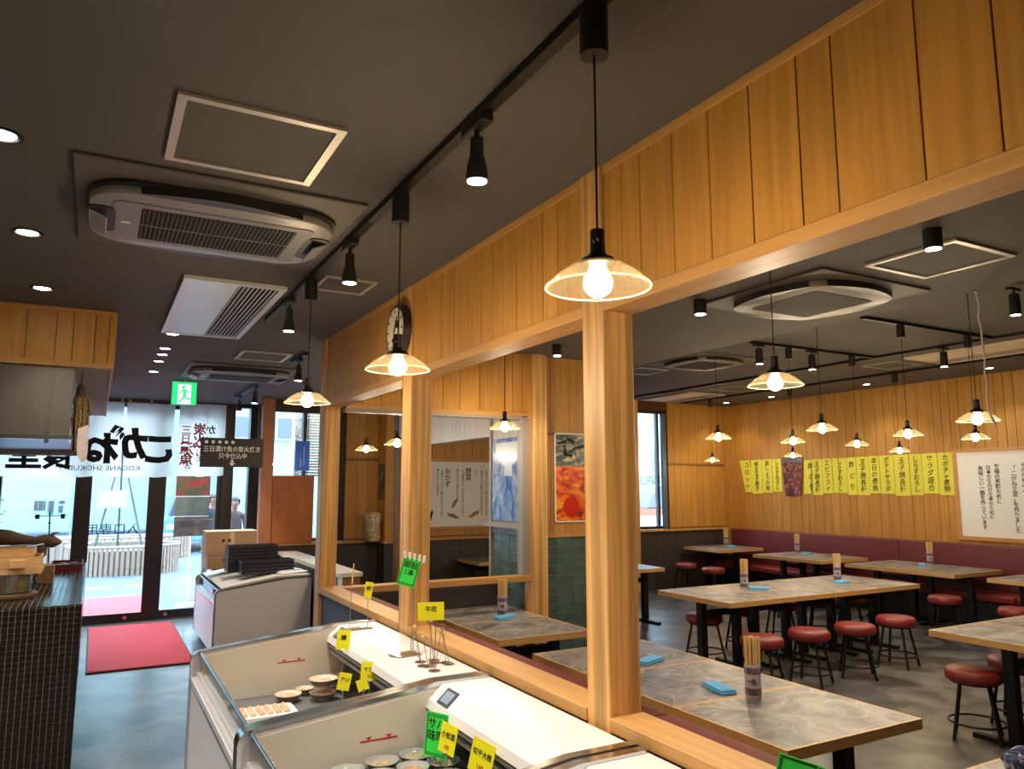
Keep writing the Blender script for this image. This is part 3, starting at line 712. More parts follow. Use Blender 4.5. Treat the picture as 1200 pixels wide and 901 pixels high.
# benches
bq = thing('wall_bench', 'long maroon upholstered bench running along the boarded right wall', 'bench', (10.0, 7, 0))
for k, (a, b) in enumerate(((8.7, 10.2), (6.95, 8.7), (5.2, 6.95), (3.45, 5.2), (1.7, 3.45))):
    MB().box(10.09, 10.205, a+.004, b-.004, .42, .985).bevel(.02, 3).done('backrest', MAROON, bq, 50)
    MB().box(9.68, 10.12, a+.004, b-.004, .33, .42).bevel(.025, 3).done('seat_cushion', VINYL, bq, 50)
box('bench_base', BLACKP, 9.76, 10.2, 1.7, 10.2, 0, .33, bq)
bb = thing('booth_bench', 'dark red booth bench backing onto the partition sill', 'bench', (1.9, 3, 0))
for a, b in ((-.3, 2.1), (2.1, 3.9), (3.9, 5.6)):
    MB().box(1.66, 1.76, a+.004, b-.004, .42, .985).bevel(.02, 3).done('backrest', mat('booth_vinyl', (104, 34, 32), .6, 0, .05, 9, spec=.25), bb, 50)
    MB().box(1.74, 2.2, a+.004, b-.004, .34, .43).bevel(.025, 3).done('seat_cushion', VINYL, bb, 50)
box('bench_base', BLACKP, 1.66, 2.14, -.3, 5.6, 0, .34, bb)

# chopstick cups and folded cloths
WOODSTICK = mat('chopstick_wood', (222, 184, 126), .6, 0, .12, 20, (8, 8, 1), .05)
cup = thing('chopstick_cup', '', 'chopstick cup', (0, 0, 0), 'printed chopstick cups')
MB().lathe([(.036, 0), (.038, .004), (.04, .165), (.037, .165), (.035, .006), (0, .005)], seg=24).done('cup', mat('cup_print', (196, 180, 184), .4), cup, 40)
MB().lathe([(.0395, .02), (.0398, .055), (.0388, .055), (.0385, .02)], seg=24, close=True).done('print_band', mat('cup_mauve', (132, 112, 126), .5), cup, 40)
MB().lathe([(.0405, .12), (.0408, .152), (.0398, .152), (.0395, .12)], seg=24, close=True).done('print_band', MATS['cup_mauve'], cup, 40)
ca = math.atan2(-1, -.95)
def on_cup(s, size, z, ang, m):
    n = V((math.cos(ang), math.sin(ang), 0)); u = V((-n.y, n.x, 0))
    text(s, size, m, cup, n*.0416 + V((0, 0, z)), u, (0, 0, 1), bold=.02)
CUPINK = mat('cup_ink', (52, 42, 66), .6)
for k, (c1, c2, c3) in enumerate((('S', '一', 'T'), ('U', '生', 'O'))):
    a = ca - .42 + .55*k
    on_cup(c1, .034, .136, a, CUPINK); on_cup(c2, .03, .085, a, INK); on_cup(c3, .034, .037, a, CUPINK)
rs = random.Random(3)
for i in range(19):
    a = i*2.4; r = .0075*math.sqrt(i); tx, ty = math.cos(a)*r, math.sin(a)*r
    hh = .285 + rs.uniform(-.006, .006)
    MB().obox((tx*1.05, ty*1.05, .01+hh/2), (.0055*math.cos(a), .0055*math.sin(a), 0), (-.004*math.sin(a), .004*math.cos(a), 0), (tx*.1, ty*.1, hh/2)).done('chopstick', WOODSTICK, cup)
BLUECLOTH = mat('blue_cloth', (104, 186, 240), .8, 0, .08, 30)
def clothfold():
    t = thing('folded_cloth', '', 'cloth', (0, 0, 0), 'folded blue table cloths')
    MB().box(-.1, .1, -.045, .045, 0, .012).bevel(.005, 2).done('lower_fold', BLUECLOTH, t, 60)
    MB().box(-.098, .09, -.043, .042, .012, .024).bevel(.005, 2).done('upper_fold', BLUECLOTH, t, 60)
    return t
cl = clothfold()
CUPS = [(2.94, 2.86, 'big chopstick cup on the nearest booth table', (2.90, 3.06, 1.35, 'folded blue cloth beside the big chopstick cup')),
 (2.955, 5.55, 'chopstick cup on the booth table by the low cross wall', (2.93, 5.47, .3, 'folded blue cloth on the booth table by the low cross wall')),
 (5.9, 5.8, 'chopstick cup toward the left of the central tables', (6.0, 5.7, -.7, 'folded blue cloth toward the left of the central tables')),
 (7.27, 5.76, 'chopstick cup toward the right of the central tables', (7.16, 5.62, .2, 'folded blue cloth toward the right of the central tables')),
 (9.72, 9.95, 'chopstick cup on the far wall table in the window corner', (9.66, 9.75, .3, 'folded cloth on the far wall table in the window corner')),
 (9.66, 8.36, 'chopstick cup on the wall table below the drink poster', (9.62, 8.15, .3, 'folded cloth on the wall table below the drink poster')),
 (9.8, 6.3, 'chopstick cup on the wall table under the right end of the lime strips', (9.66, 6.32, .6, 'folded cloth on the wall table under the right end of the lime strips'))]
for i, (x, y, lb, (x2, y2, rz, lb2)) in enumerate(CUPS):
    # turn every cup so that its print faces the aisle camera
    rz0 = math.atan2(-y, -x) - ca
    if i == 0:
        cup.location = (x, y, TZ); cup['label'] = lb; cup.rotation_euler = (0, 0, rz0)
        cl.location = (x2, y2, TZ); cl['label'] = lb2; cl.rotation_euler = (0, 0, rz)
    else: dup(cup, (x, y, TZ), rz0, lb); dup(cl, (x2, y2, TZ), rz, lb2)
dup(cl, (2.98, 3.72, TZ), .35, 'dark blue folded cloth on the second booth table, cut by the near post')
cc = thing('crumpled_cloth', 'crumpled navy and white patterned cloth on the bottom right table', 'cloth', (3.04, 1.64, TZ))
b = MB().sphere((3.04, 1.64, TZ+.045), .09, 22, 14, (1, .8, .55))
for v in b.bm.verts:
    q = v.co - V((3.04, 1.64, TZ+.045)); v.co += q*.16*math.sin(q.x*90+q.y*60)*math.cos(q.z*80); v.co.z = max(v.co.z, TZ+.001)
b.done('fabric', patches('navy_print', [(30, 36, 72), (44, 52, 96), (210, 214, 226)], 26, .8), cc, 60)

# ================================================================== WALL PAPERS AND NOTICES
XW = 10.205; UR = (0, -1, 0); UP = (0, 0, 1)
strips = [(6.135, 6.345, 'カボチャ煮物'), (6.352, 6.57, 'サラダ盛合'), (6.578, 6.762, 'しらすおろし'), (6.77, 7.0, '玉子焼各種'), (7.008, 7.235, 'ポテトサラダ'), (7.243, 7.408, '本日の煮魚'), (7.415, 7.628, '玉子焼各種'), (7.635, 7.793, '酢どり'), (7.8, 8.06, 'しらすおろし'), (8.068, 8.252, 'エビフライ'), (8.26, 8.453, '玉子焼各種'), (8.46, 8.6, '酢どり'), (9.08, 9.27, 'しらすおろし'), (9.28, 9.5, '豚しょうが焼'), (9.51, 9.755, '明太玉子焼き'), (9.79, 10.02, 'コロッケ')]
ords = ['first', 'second', 'third', 'fourth', 'fifth', 'sixth', 'seventh', 'eighth', 'ninth', 'tenth', 'eleventh', 'twelfth']
for i, (y0, y1, s) in enumerate(strips):
    lb = f'lime paper menu strip, {ords[i]} from the framed white notice' if i < 12 else ('lime paper menu strip immediately left of the drink poster', 'lime paper menu strip two places left of the drink poster', 'lime paper menu strip three places left of the drink poster', 'leftmost lime paper menu strip, hanging askew at the corner')[i-12]
    zb = 1.615 + .02*math.sin(i*1.7) + (.01 if i > 11 else 0); zt = 2.195 - .003*i*(i < 12)
    t = thing('menu_strip', lb, 'paper sign', (XW, (y0+y1)/2, zb), 'lime paper menu strips')
    sk = -.1 if i == 15 else (.03 if i == 11 else 0)
    P = [(y0, zb), (y1, zb), (y1, zt), (y0, zt)]; P = [(y-(zt-z)*(-sk)*2 if z == zb else y, z) for y, z in P]
    MB().prism(P, 'X', XW-.004-.003*(i % 2), XW-.001-.003*(i % 2)).done('paper', LIME, t)
    n = len(s); sz = min(.1, .55/n)
    text(vert(s), sz, INK, t, (XW-.0085, (y0+y1)/2 + (sk and -.05), (zb+zt)/2), UR, UP, bold=.006, spacing=.52/n/sz*.98, shear=.12)
# drink poster cut to the shape of a glass
dp = thing('drink_poster', 'poster cut like a tall glass of dark iced drink among the lime strips', 'poster', (XW, 8.8, 1.57))
MB().prism([(8.69, 1.57), (9.0, 1.57), (9.06, 2.2), (8.61, 2.2)], 'X', XW-.02, XW-.015).done('print', patches('cola_print', [(40, 30, 34), (62, 34, 38), (150, 58, 46), (196, 184, 192)], 14), dp)
MB().prism([(8.64, 2.13), (9.03, 2.13), (9.05, 2.21), (8.62, 2.21)], 'X', XW-.022, XW-.02).done('rim_print', mat('glass_rim', (92, 84, 96), .3), dp)
# framed notice at the right
fn = thing('framed_notice', 'wood-framed white notice with vertical black lettering on the right wall', 'notice', (XW, 5.3, 1.06))
a0, a1, z0, z1 = 4.3, 6.07, 1.08, 2.18
box('notice_panel', PAPER, XW-.02, XW-.003, a0, a1, z0, z1, fn)
for q in ((a0-.05, a1+.05, z1, z1+.05), (a0-.05, a1+.05, z0-.05, z0), (a1, a1+.05, z0, z1), (a0-.05, a0, z0, z1)): box('frame', BOARD_Y, XW-.035, XW-.001, *q, fn)
for y, s, zt, sz in ((5.765, '美味しい一膳を作っています', 2.05, .068), (5.665, '日本の毎日の食卓のために', 2.05, .062), (5.56, '皆様の笑顔ために', 2.05, .068), (5.36, '「こがね食堂」を作りました', 2.05, .07), (5.24, 'そのために、', 2.05, .066)):
    h = len(s)*sz*1.06
    text(vert(s), sz, INK, fn, (XW-.0215, y, zt-h/2), UR, UP, bold=.012, spacing=.93)
# long menu notice in the back booth
U1 = (1, 0, 0); YM = 10.3
mn = thing('menu_notice', 'long white menu notice with vertical lettering in the back booth', 'notice', (4.9, YM, 1.15))
box('notice_panel', PAPER, 4.22, 5.85, YM-.02, YM-.002, 1.16, 2.1, mn); box('top_strip', BOARD_X, 4.22, 5.85, YM-.03, YM-.001, 2.1, 2.14, mn); box('bottom_strip', BOARD_X, 4.22, 5.85, YM-.03, YM-.001, 1.12, 1.16, mn)
for x, s, sz, zt in ((4.56, 'おかず', .1, 2.02), (4.9, '野菜', .1, 2.02), (5.48, '魚', .1, 2.02)):
    text(vert(s), sz, INK, mn, (x, YM-.0215, zt-len(s)*sz*.53), U1, UP, bold=.01, spacing=.95)
body = ['毎日食べても飽きない手作りの味です', 'お店で一つずつ丁寧に仕込んでいます', '炊きたてのご飯とともに', '旬の野菜をたっぷり使いました', '体にやさしい食堂です']
for x, s, zt in ((4.4, body[4], 2.02), (4.47, body[1], 2.02), (4.72, body[2], 2.02), (4.81, body[3]+'ために', 2.02), (5.02, '。さら', 2.02), (5.12, body[0], 2.02), (5.2, body[1], 2.02), (5.29, body[2], 2.02), (5.37, body[0], 2.02)):
    sz = .042; text(vert(s), sz, INK, mn, (x, YM-.0215, zt-len(s)*sz*.53), U1, UP, bold=.008, spacing=.95)
VEG = mat('drawn_vegetable', (150, 128, 100), .8); VEG2 = mat('drawn_greens', (120, 132, 104), .8)
for cx, cz, an, m, L in ((4.68, 1.5, 1.0, VEG, .09), (4.65, 1.31, -.35, VEG2, .1), (5.0, 1.33, .5, VEG, .1), (4.3, 1.32, 1.3, INK, .08)):
    pts = []
    for i in range(16):
        a = 2*PI*i/16; r = 1+.25*math.sin(5*a); px, pz = L*math.cos(a)*r, L*.28*math.sin(a)*r
        pts.append((cx+px*math.cos(an)-pz*math.sin(an), cz+px*math.sin(an)+pz*math.cos(an)))
    MB().prism(pts, 'Y', YM-.0225, YM-.02).done('vegetable_drawing', m, mn)
# red poster on the pillar
rp = thing('food_poster', 'glossy red and orange food poster on the tiled pillar', 'poster', (3.72, 5.69, 1.44))
box('print', patches('salmon_print', [(120, 26, 14), (206, 66, 20), (236, 120, 26), (244, 184, 60)], 7, .3, (1, 1, 2.2)), 3.56, 3.97, 5.684, 5.689, 1.44, 1.92, rp)
box('dark_print', patches('net_print', [(28, 34, 30), (64, 84, 76), (150, 132, 110), (214, 190, 150)], 9, .3, (1, 1, 2.6)), 3.56, 3.97, 5.684, 5.689, 1.92, 2.205, rp)
for a in ((3.55, 3.56, 1.43, 2.215), (3.97, 3.98, 1.43, 2.215), (3.55, 3.98, 1.43, 1.44), (3.55, 3.98, 2.205, 2.215)): box('frame', PAPER, a[0], a[1], 5.682, 5.69, a[2], a[3], rp)
for cx, cz, w, h, an in ((3.63, 2.13, .05, .012, .2), (3.72, 2.15, .045, .014, -.3), (3.66, 2.06, .012, .05, .1), (3.75, 2.07, .05, .01, .5), (3.7, 2.02, .04, .012, -.1), (3.84, 2.1, .05, .014, .3)):
    MB().obox((cx, 5.6832, cz), (w*math.cos(an), 0, w*math.sin(an)), (-h*math.sin(an), 0, h*math.cos(an)), (0, .0006, 0)).done('brush_stroke', INK, rp)
pts = [(3.72+.085*math.cos(2*PI*i/20), 1.56+.09*math.sin(2*PI*i/20)) for i in range(20)]
MB().prism(pts, 'Y', 5.6825, 5.6845).done('roe_print', mat('roe_red', (206, 44, 16), .25), rp)
# blue poster with plastic pocket on the pillar side
bp_ = thing('blue_poster', 'shiny blue sea poster in a clear pocket on the pillar side', 'poster', (3.42, 6.4, 1.36))
box('print', patches('sea_print', [(40, 66, 130), (86, 118, 186), (150, 160, 190), (196, 178, 182)], 8, .15, (1, 1, .7)), 3.415, 3.424, 5.9, 6.62, 1.42, 2.2, bp_)
MB().box(3.34, 3.424, 5.9, 6.66, 1.37, 1.39).box(3.33, 3.345, 5.9, 6.66, 1.365, 1.415).done('ledge', FRAMEGREY, bp_)
MB().prism([(5.98, 2.16), (6.56, 2.16), (6.5, 2.02), (6.36, 1.93), (6.38, 1.84), (6.2, 1.84), (6.22, 1.93), (6.05, 2.02)], 'X', 3.404, 3.412).done('clear_pocket', glass('crinkled_film', (.9, .9, .9), .3, .4, .06, (236, 230, 220)), bp_)
# little pictures on the pilaster
pp = thing('picture_poster', 'dark picture poster on the back booth pilaster', 'poster', (3.49, 10.1, 1.55))
box('print', patches('fish_print', [(40, 30, 28), (90, 60, 50), (206, 190, 176)], 7, .4), 3.49, 3.498, 10.02, 10.25, 1.56, 2.05, pp)
pw = thing('wrapped_ornament', 'pale speckled ornament standing on the back booth ledge', 'ornament', (3.4, 10.12, 1.006))
MB().lathe([(0, 0), (.09, 0), (.11, .05), (.1, .2), (.12, .33), (.1, .38), (0, .4)], (3.37, 10.1, 1.006), 18).done('body', patches('speckle', [(96, 70, 46), (196, 170, 130), (236, 226, 206)], 30), pw, 60)

# clock on the beam
ck = thing('wall_clock', 'round dark-rimmed clock with a pale face mounted on the boarded beam', 'clock', (1.53, 4.09, 2.65))
def disc(r0, r1, x0, x1, c, seg=40):
    b = MB(); b.cyl((x0, c[0], c[1]), (x1, c[0], c[1]), r0, r1, seg); return b
cy_, cz_ = 4.1, 2.645
b = MB(); b.cyl((1.518, cy_, cz_), (1.475, cy_, cz_), .158, .15, 48); b.done('rim', mat('clock_rim', (44, 36, 32), .35), ck, 40)
b = MB(); b.cyl((1.476, cy_, cz_), (1.473, cy_, cz_), .133, .133, 48); b.done('face', mat('clock_face', (226, 220, 196), .5), ck)
b = MB(); b.obox((1.4705, cy_-.015, cz_+.035), (.0008, 0, 0), (0, .006, .002), (0, -.02, .045)).done('hour_hand', INK, ck)
b = MB(); b.obox((1.4690, cy_+.01, cz_-.05), (.0008, 0, 0), (0, .004, .001), (0, .012, -.065)).done('minute_hand', INK, ck)
for k in range(12):
    a = k*PI/6; MB().obox((1.4722, cy_+.115*math.sin(a), cz_+.115*math.cos(a)), (.001, 0, 0), (0, .004*math.cos(a), -.004*math.sin(a)), (0, .012*math.sin(a), .012*math.cos(a))).done('hour_mark', INK, ck)
MB().prism([(cy_-.06, cz_+.0), (cy_-.005, cz_+.02), (cy_-.01, cz_+.06), (cy_-.065, cz_+.05)], 'X', 1.4722, 1.4735).done('dial_logo', INK, ck)
# ================================================================== AISLE: FREEZER CASES
def freezer(label, y0, y1, xf, xb, zf, zb, far_display=True, outer=PINKGREY, near=True):
    """open chest case: front at xf, back at xb, rounded end panels rising from zf to zb"""
    t = thing('display_freezer', label, 'freezer', ((xf+xb)/2, (y0+y1)/2, 0), 'white display freezers')
    r = .05; prof = [(xf, .07)]
    for i in range(7):
        a = PI - i*PI/14; prof.append((xf+r+r*math.cos(a), zf-r+r*math.sin(a)))
    xc = xb-.3
    prof += [(xc-.05, zb-.012), (xc+.05, zb), (xb, zb), (xb, .07)]
    for yy in ((y0, y0+.03), (y1-.03, y1)):
        MB().prism(prof, 'Y', yy[0], yy[1]).done('end_panel', outer, t)
        up_ = [(p[0]-.004, p[1]) if i < 2 else (p[0]-.003, p[1]+.003) if i < 8 else (p[0], p[1]+.005) for i, p in enumerate(prof[:-1])]
        dn_ = [(p[0]+.012, p[1]) if i < 2 else (p[0]+.009, p[1]-.009) if i < 8 else (p[0], p[1]-.012) for i, p in enumerate(prof[:-1])]
        MB().prism(up_ + dn_[::-1], 'Y', yy[0]-.003, yy[1]+.003).done('chrome_edge', CHROME, t, 30)
    yi0, yi1 = y0+.03, y1-.03
    box('toe_base', BLACKP, xf+.06, xb-.03, y0+.02, y1-.02, 0, .075, t)
    box('front_panel', WHITEPANEL, xf+.004, xf+.05, yi0, yi1, .07, zf-.15, t)
    MB().box(xf+.0, xf+.075, yi0, yi1, zf-.15, zf-.125).box(xf+.03, xf+.06, yi0, yi1, zf-.125, zf-.105).done('front_rail', WHITEP, t)
    box('front_rail_trim', CHROME, xf-.004, xf+.004, yi0, yi1, zf-.158, zf-.148, t)
    box('front_glass', CASEGLASS, xf+.04, xf+.046, yi0, yi1, zf-.106, zf-.012, t)
    MB().cyl((xf+.043, yi0, zf-.01), (xf+.043, yi1, zf-.01), .009, seg=10).done('glass_rail', CHROME, t, 60)
    box('liner_floor', mat('liner_grey', (150, 148, 146), .45), xf+.05, xb-.08, yi0, yi1, zf-.3, zf-.27, t)
    box('liner_back', mat('liner_shadow', (116, 116, 116), .5), xb-.1, xb-.08, yi0, yi1, zf-.3, zb-.1, t)
    box('liner_front', WHITEP, xf+.05, xf+.075, yi0, yi1, zf-.3, zf-.125, t)
    for yy, s in ((yi0, 1), (yi1, -1)):
        pf = [(xf+.06, zf-.28), (xf+.06, zf-.03), (xc-.02, zb-.03), (xb-.02, zb-.03), (xb-.02, zf-.28)]
        a, b = sorted((yy, yy+s*.004)); MB().prism(pf, 'Y', a, b).done('end_liner', CREAM, t)
        k = yy+s*.0046; a, b = sorted((yy+s*.004, yy+s*.0052)); m = mat('load_red', (186, 44, 40), .6)
        L = MB().box(.9*xf/.5*0+xf+.44, xf+.59, a, b, zf-.105, zf-.099)
        for q in (xf+.475, xf+.555): L.prism([(q-.012, zf-.088), (q+.012, zf-.088), (q, zf-.1)], 'Y', a, b)
        L.done('load_line', m, t)
    # canopy along the back
    cp = [(xc+.0, zb-.09), (xc+.012, zb-.055), (xc+.07, zb-.004), (xb-.005, zb-.004), (xb-.005, zb-.09)]
    MB().prism(cp, 'Y', yi0+.001, yi1-.001).bevel(.004, 1).done('canopy', WHITEP, t)
    for dz in (.1, .13): MB().box(xc+.01, xc+.022, yi0, yi1, zb-dz-.012, zb-dz).done('canopy_rail', GREYTRIM, t)
    dn = V((-.66, 0, .75)); dc = V((xc+.041, yi1-.13, zb-.0275))
    ds = MB().obox(dc, (.026, 0, .0235), (0, .05, 0), dn*.003).done('display', mat('display_bezel', (66, 70, 78), .3), t)
    MB().obox(dc+dn*.0033, (.018, 0, .016), (0, .036, 0), dn*.0008).done('display_screen', mat('display_lcd', (126, 146, 170), .2), ds)
    return t
freezer('white display freezer nearest the camera, holding the plastic-wrapped bowls', 1.94, 2.945, .5, 1.505, .89, .965)
freezer('white display freezer second from the camera, with price cards on its canopy', 2.955, 4.42, .5, 1.505, .89, .965)
freezer('white display freezer at the bottom edge with only its canopy corner in view', .9, 1.915, .5, 1.505, .89, .965)
freezer('white display freezer by the red mat with cartons stacked on top', 8.3, 9.95, 1.13, 2.1, .7, .79)
# cover and folded sheet on the far freezer
cv = thing('freezer_cover', 'pale flat cover laid over the freezer by the red mat', 'cover', (1.6, 9.1, .8))
MB().prism([(1.2, .705), (1.2, .717), (1.75, .806), (2.1, .81), (2.1, .8), (1.78, .792)], 'Y', 8.34, 9.9).done('sheet', CREAM, cv)
fs = thing('folded_sheet', 'white folded sheet lying on the freezer cover', 'sheet', (1.95, 8.6, .81))
MB().obox((1.92, 8.62, .822), (.15, .03, .004), (-.04, .17, 0), (0, 0, .006)).bevel(.004, 1).done('lower_leaf', PAPER, fs)
MB().obox((1.9, 8.66, .836), (.12, .03, .006), (-.04, .12, 0), (0, 0, .006)).bevel(.004, 1).done('upper_leaf', PAPER, fs)

# bowls in the cases
CER = mat('bowl_celadon', (196, 204, 204), .2); CERD = mat('bowl_glaze', (84, 92, 92), .3); CERB = mat('bowl_buff', (212, 198, 180), .35)
FOODS = [patches('food_greens', [(120, 128, 76), (196, 190, 140), (226, 216, 180)], 60), patches('food_noodle', [(170, 140, 92), (214, 190, 140), (236, 222, 186)], 60), patches('food_salmon', [(196, 128, 92), (222, 160, 122), (232, 196, 160)], 50), patches('food_seeds', [(84, 74, 56), (168, 156, 126), (206, 196, 166)], 80)]
WRAP = glass('plastic_wrap', (.97, .98, .98), .9, .06)
def bowl(label, x, y, z, r, k, cer=CER, out=CERD, wrap=True, group='bowls in the nearest freezer'):
    t = thing('food_bowl', label, 'bowl', (x, y, z), group); h = r*.62
    MB().lathe([(0, 0), (r*.45, 0), (r*.46, .008), (r*.75, h*.4), (r*.97, h*.92), (r, h), (r*.96, h), (r*.9, h*.86), (r*.7, h*.42), (0, h*.3)], (x, y, z), 28).done('bowl', cer, t, 50)
    MB().lathe([(r*.47, .01), (r*.757, h*.4), (r*.978, h*.9), (r*.985, h*.9), (r*.765, h*.4), (r*.48, .01)], (x, y, z), 28, close=True).done('glaze', out, t, 50)
    b = MB(); b.sphere((x, y, z+h*.5), r*.72, 16, 10, (1, 1, .42)); rg = random.Random(k*11)
    for v in b.bm.verts: v.co += V((rg.uniform(-1, 1), rg.uniform(-1, 1), rg.uniform(-1, 1)))*r*.035
    b.done('food', FOODS[k % 4], t)
    if wrap: MB().lathe([(0, h+.0015), (r*.6, h+.001), (r*1.0, h+.003), (r*1.02, h-.012)], (x, y, z), 28).done('film', WRAP, t, 50)
    return t
zq = .7
SH = MB().box(.58, 1.4, 1.98, 2.9, .66, .6999).done('shelf_tray', mat('tray_dark', (96, 98, 100), .5)); tag(SH, 'grey shelf tray under the wrapped bowls of the nearest freezer', 'tray')
BW = [(.86, 2.8, 'wrapped pale bowl at the left rear of the nearest freezer', 0, .062), (1.0, 2.83, 'wrapped bowl of noodles second from left at the rear of the nearest freezer', 1, .062), (1.135, 2.835, 'wrapped bowl of greens at the right rear of the nearest freezer', 0, .064),
      (.95, 2.7, 'wrapped bowl of pale strips in the second row of the nearest freezer', 1, .062), (1.08, 2.72, 'wrapped bowl of pink food in the second row of the nearest freezer', 2, .06), (1.2, 2.72, 'wrapped bowl with green rim in the second row beside the price cards', 0, .062),
      (1.03, 2.58, 'wrapped bowl of salmon pieces in the third row of the nearest freezer', 2, .06), (1.16, 2.58, 'wrapped bowl of seeds in the third row of the nearest freezer', 3, .062), (.72, 2.66, 'wrapped bowl by the front glass of the nearest freezer', 1, .06),
      (.88, 2.57, 'wrapped bowl in the third row at the left of the nearest freezer', 1, .06), (1.1, 2.44, 'wrapped pinkish bowl in the front row of the nearest freezer', 2, .06), (1.24, 2.45, 'wrapped bowl at the lower right of the nearest freezer', 3, .06)]
for x, y, lb, k, r in BW: bowl(lb, x, y, zq, r, k)
SH2 = MB().box(.575, 1.4, 3.0, 4.38, .6, .6249).done('shelf_tray', MATS['tray_dark']); tag(SH2, 'grey shelf tray under the buff bowls of the second freezer', 'tray')
for x, y, lb, k, r, s_ in ((.96, 4.2, 'shallow buff bowl at the middle of the second freezer', 2, .07, .62), (1.13, 4.15, 'tall buff bowl stacked highest in the second freezer', 2, .075, .69), (1.25, 4.28, 'buff bowl at the right rear of the second freezer', 2, .075, .66), (.64, 4.22, 'small buff bowl by the front glass of the second freezer', 2, .055, .62), (1.07, 4.3, 'half-hidden buff bowl behind the tall one in the second freezer', 1, .05, .63)):
    bowl(lb, x, y, max(.6249, s_), r, k, CERB, mat('bowl_band', (120, 112, 104), .4), False, 'buff bowls in the second freezer')
bowl('buff bowl underneath the tall one in the second freezer', 1.13, 4.15, .6249, .07, 2, CERB, MATS['bowl_band'], False, 'buff bowls in the second freezer')
tr = thing('food_tray', 'white foam tray of fish slices at the front of the second freezer', 'food tray', (.8, 4.0, .625))
MB().prism(rrect(.66, .95, 3.9, 4.1, .03), 'Z', .625, .65).done('tray', WHITEP, tr)
for k in range(6): MB().obox((.7+.04*k, 4.0, .655), (.012, 0, .006), (0, .07, 0), (-.003, 0, .006)).bevel(.003, 1).done('fish_slice', FOODS[2], tr)

# price cards
def card(label, base, top, w, h, m, words, tilt=0.0, lean=0.0, ang=None, base_m=STEEL, wire=True, z_base=None, sz=None, border=False, extra=None, cat='price card', size_scale=.34):
    """card standing on a wire: base (x,y,z), card centre at height top"""
    x, y, z = base; t = thing('price_card', label, cat, base, 'price cards on wire holders')
    a = math.atan2(-y, -x) if ang is None else ang
    n = V((math.cos(a), math.sin(a), 0)); u = V((-n.y, n.x, 0)); v = V((0, 0, 1))
    u2 = u*math.cos(tilt) + v*math.sin(tilt); v2 = -u*math.sin(tilt) + v*math.cos(tilt)
    v2 = (v2*math.cos(lean) - n*math.sin(lean)); nn = u2.cross(v2)
    c = V((x, y, top))
    MB().obox(c, u2*w/2, v2*h/2, nn*.0009).done('card', m, t)
    if wire:
        MB().cyl((x, y, z), c - v2*h*.35 - nn*.002, .0022, seg=6).done('wire', STEEL, t)
        MB().lathe([(0, 0), (.03, 0), (.03, .003), (.006, .007), (0, .007)], (x, y, z), 14).done('foot', base_m, t)
        MB().cyl(c - v2*h*.5 - u2*.006, c - v2*h*.5 + u2*.006, .006, seg=8).done('clip', STEEL, t)
    if words: text(words, sz or h*size_scale, INK, t, c + nn*.0018 + v2*h*.1, u2, v2, bold=.01, ext=.0004)
    if extra: text(extra, h*.2, REDINK, t, c + nn*.0018 - v2*h*.28, u2, v2, ext=.0004)
    if border:
        for q in (.45, .41):
            for s in (-1, 1):
                MB().obox(c + nn*.0012 + v2*h*q*s, u2*w*q, v2*.001, nn*.0003).done('border_line', INK, t); MB().obox(c + nn*.0012 + u2*w*q*s, u2*.001, v2*h*q, nn*.0003).done('border_line', INK, t)
    return t
WOODB = mat('wood_foot', (126, 96, 66), .6, 0, .15, 20)
ZC = .9615
card('yellow price card reading 平政 held upright on a wire in front of the middle post', (1.345, 3.2, ZC), 1.197, .116, .078, YELLOW, '平政', .02)
card('small yellow price card on a tall wire beside the sill', (1.385, 4.2, ZC), 1.168, .042, .092, YELLOW, '鰤', -.12, base_m=WOODB, size_scale=.3)
card('yellow price card over the rear right corner of the second freezer', (1.19, 4.0, .64), .952, .07, .1, YELLOW, '鯖', -.1, size_scale=.3)
card('yellow price card leaning at the canopy front of the second freezer', (1.205, 3.6, .64), .875, .088, .085, YELLOW, 'マグロ', -.08, .1, size_scale=.26, extra='780')
card('small yellow price card tucked behind the divider rail', (1.05, 3.5, .64), .868, .056, .075, YELLOW, 'アジ', -.2, .1, size_scale=.28)
card('half-hidden yellow price card peeping over the divider rail', (1.12, 3.45, .64), .856, .05, .05, YELLOW, '', .3, .1)
card('bright green price card with black border in the nearest freezer', (1.17, 2.72, .66), .832, .105, .155, GREEN, 'サバ\n味噌', .0, .12, ang=PI+.45, border=True, size_scale=.27)
card('yellow price card overlapping the green one in the nearest freezer', (1.165, 2.6, .66), .852, .085, .1, YELLOW, '小松菜', -.1, .15, ang=PI+.3, size_scale=.24, extra='180')
card('yellow price card alone on the canopy rail of the nearest freezer', (1.165, 2.33, .66), .868, .105, .105, YELLOW, '切干大根', -.15, .15, ang=PI+.3, size_scale=.21, extra='160')
card('yellow price card cut by the bottom edge of the picture', (1.1, 2.3, .66), .775, .09, .09, YELLOW, '', -.05, .15, ang=PI+.3)
card('green bordered price card leaning in front of the near booth table', (1.425, 1.26, ZC), 1.1, .1, .08, GREEN, '', -.22, 0, border=True)
card('second green price card at the bottom edge behind the bordered one', (1.47, 1.2, ZC), 1.085, .09, .075, GREEN, '', -.25, 0, border=True)
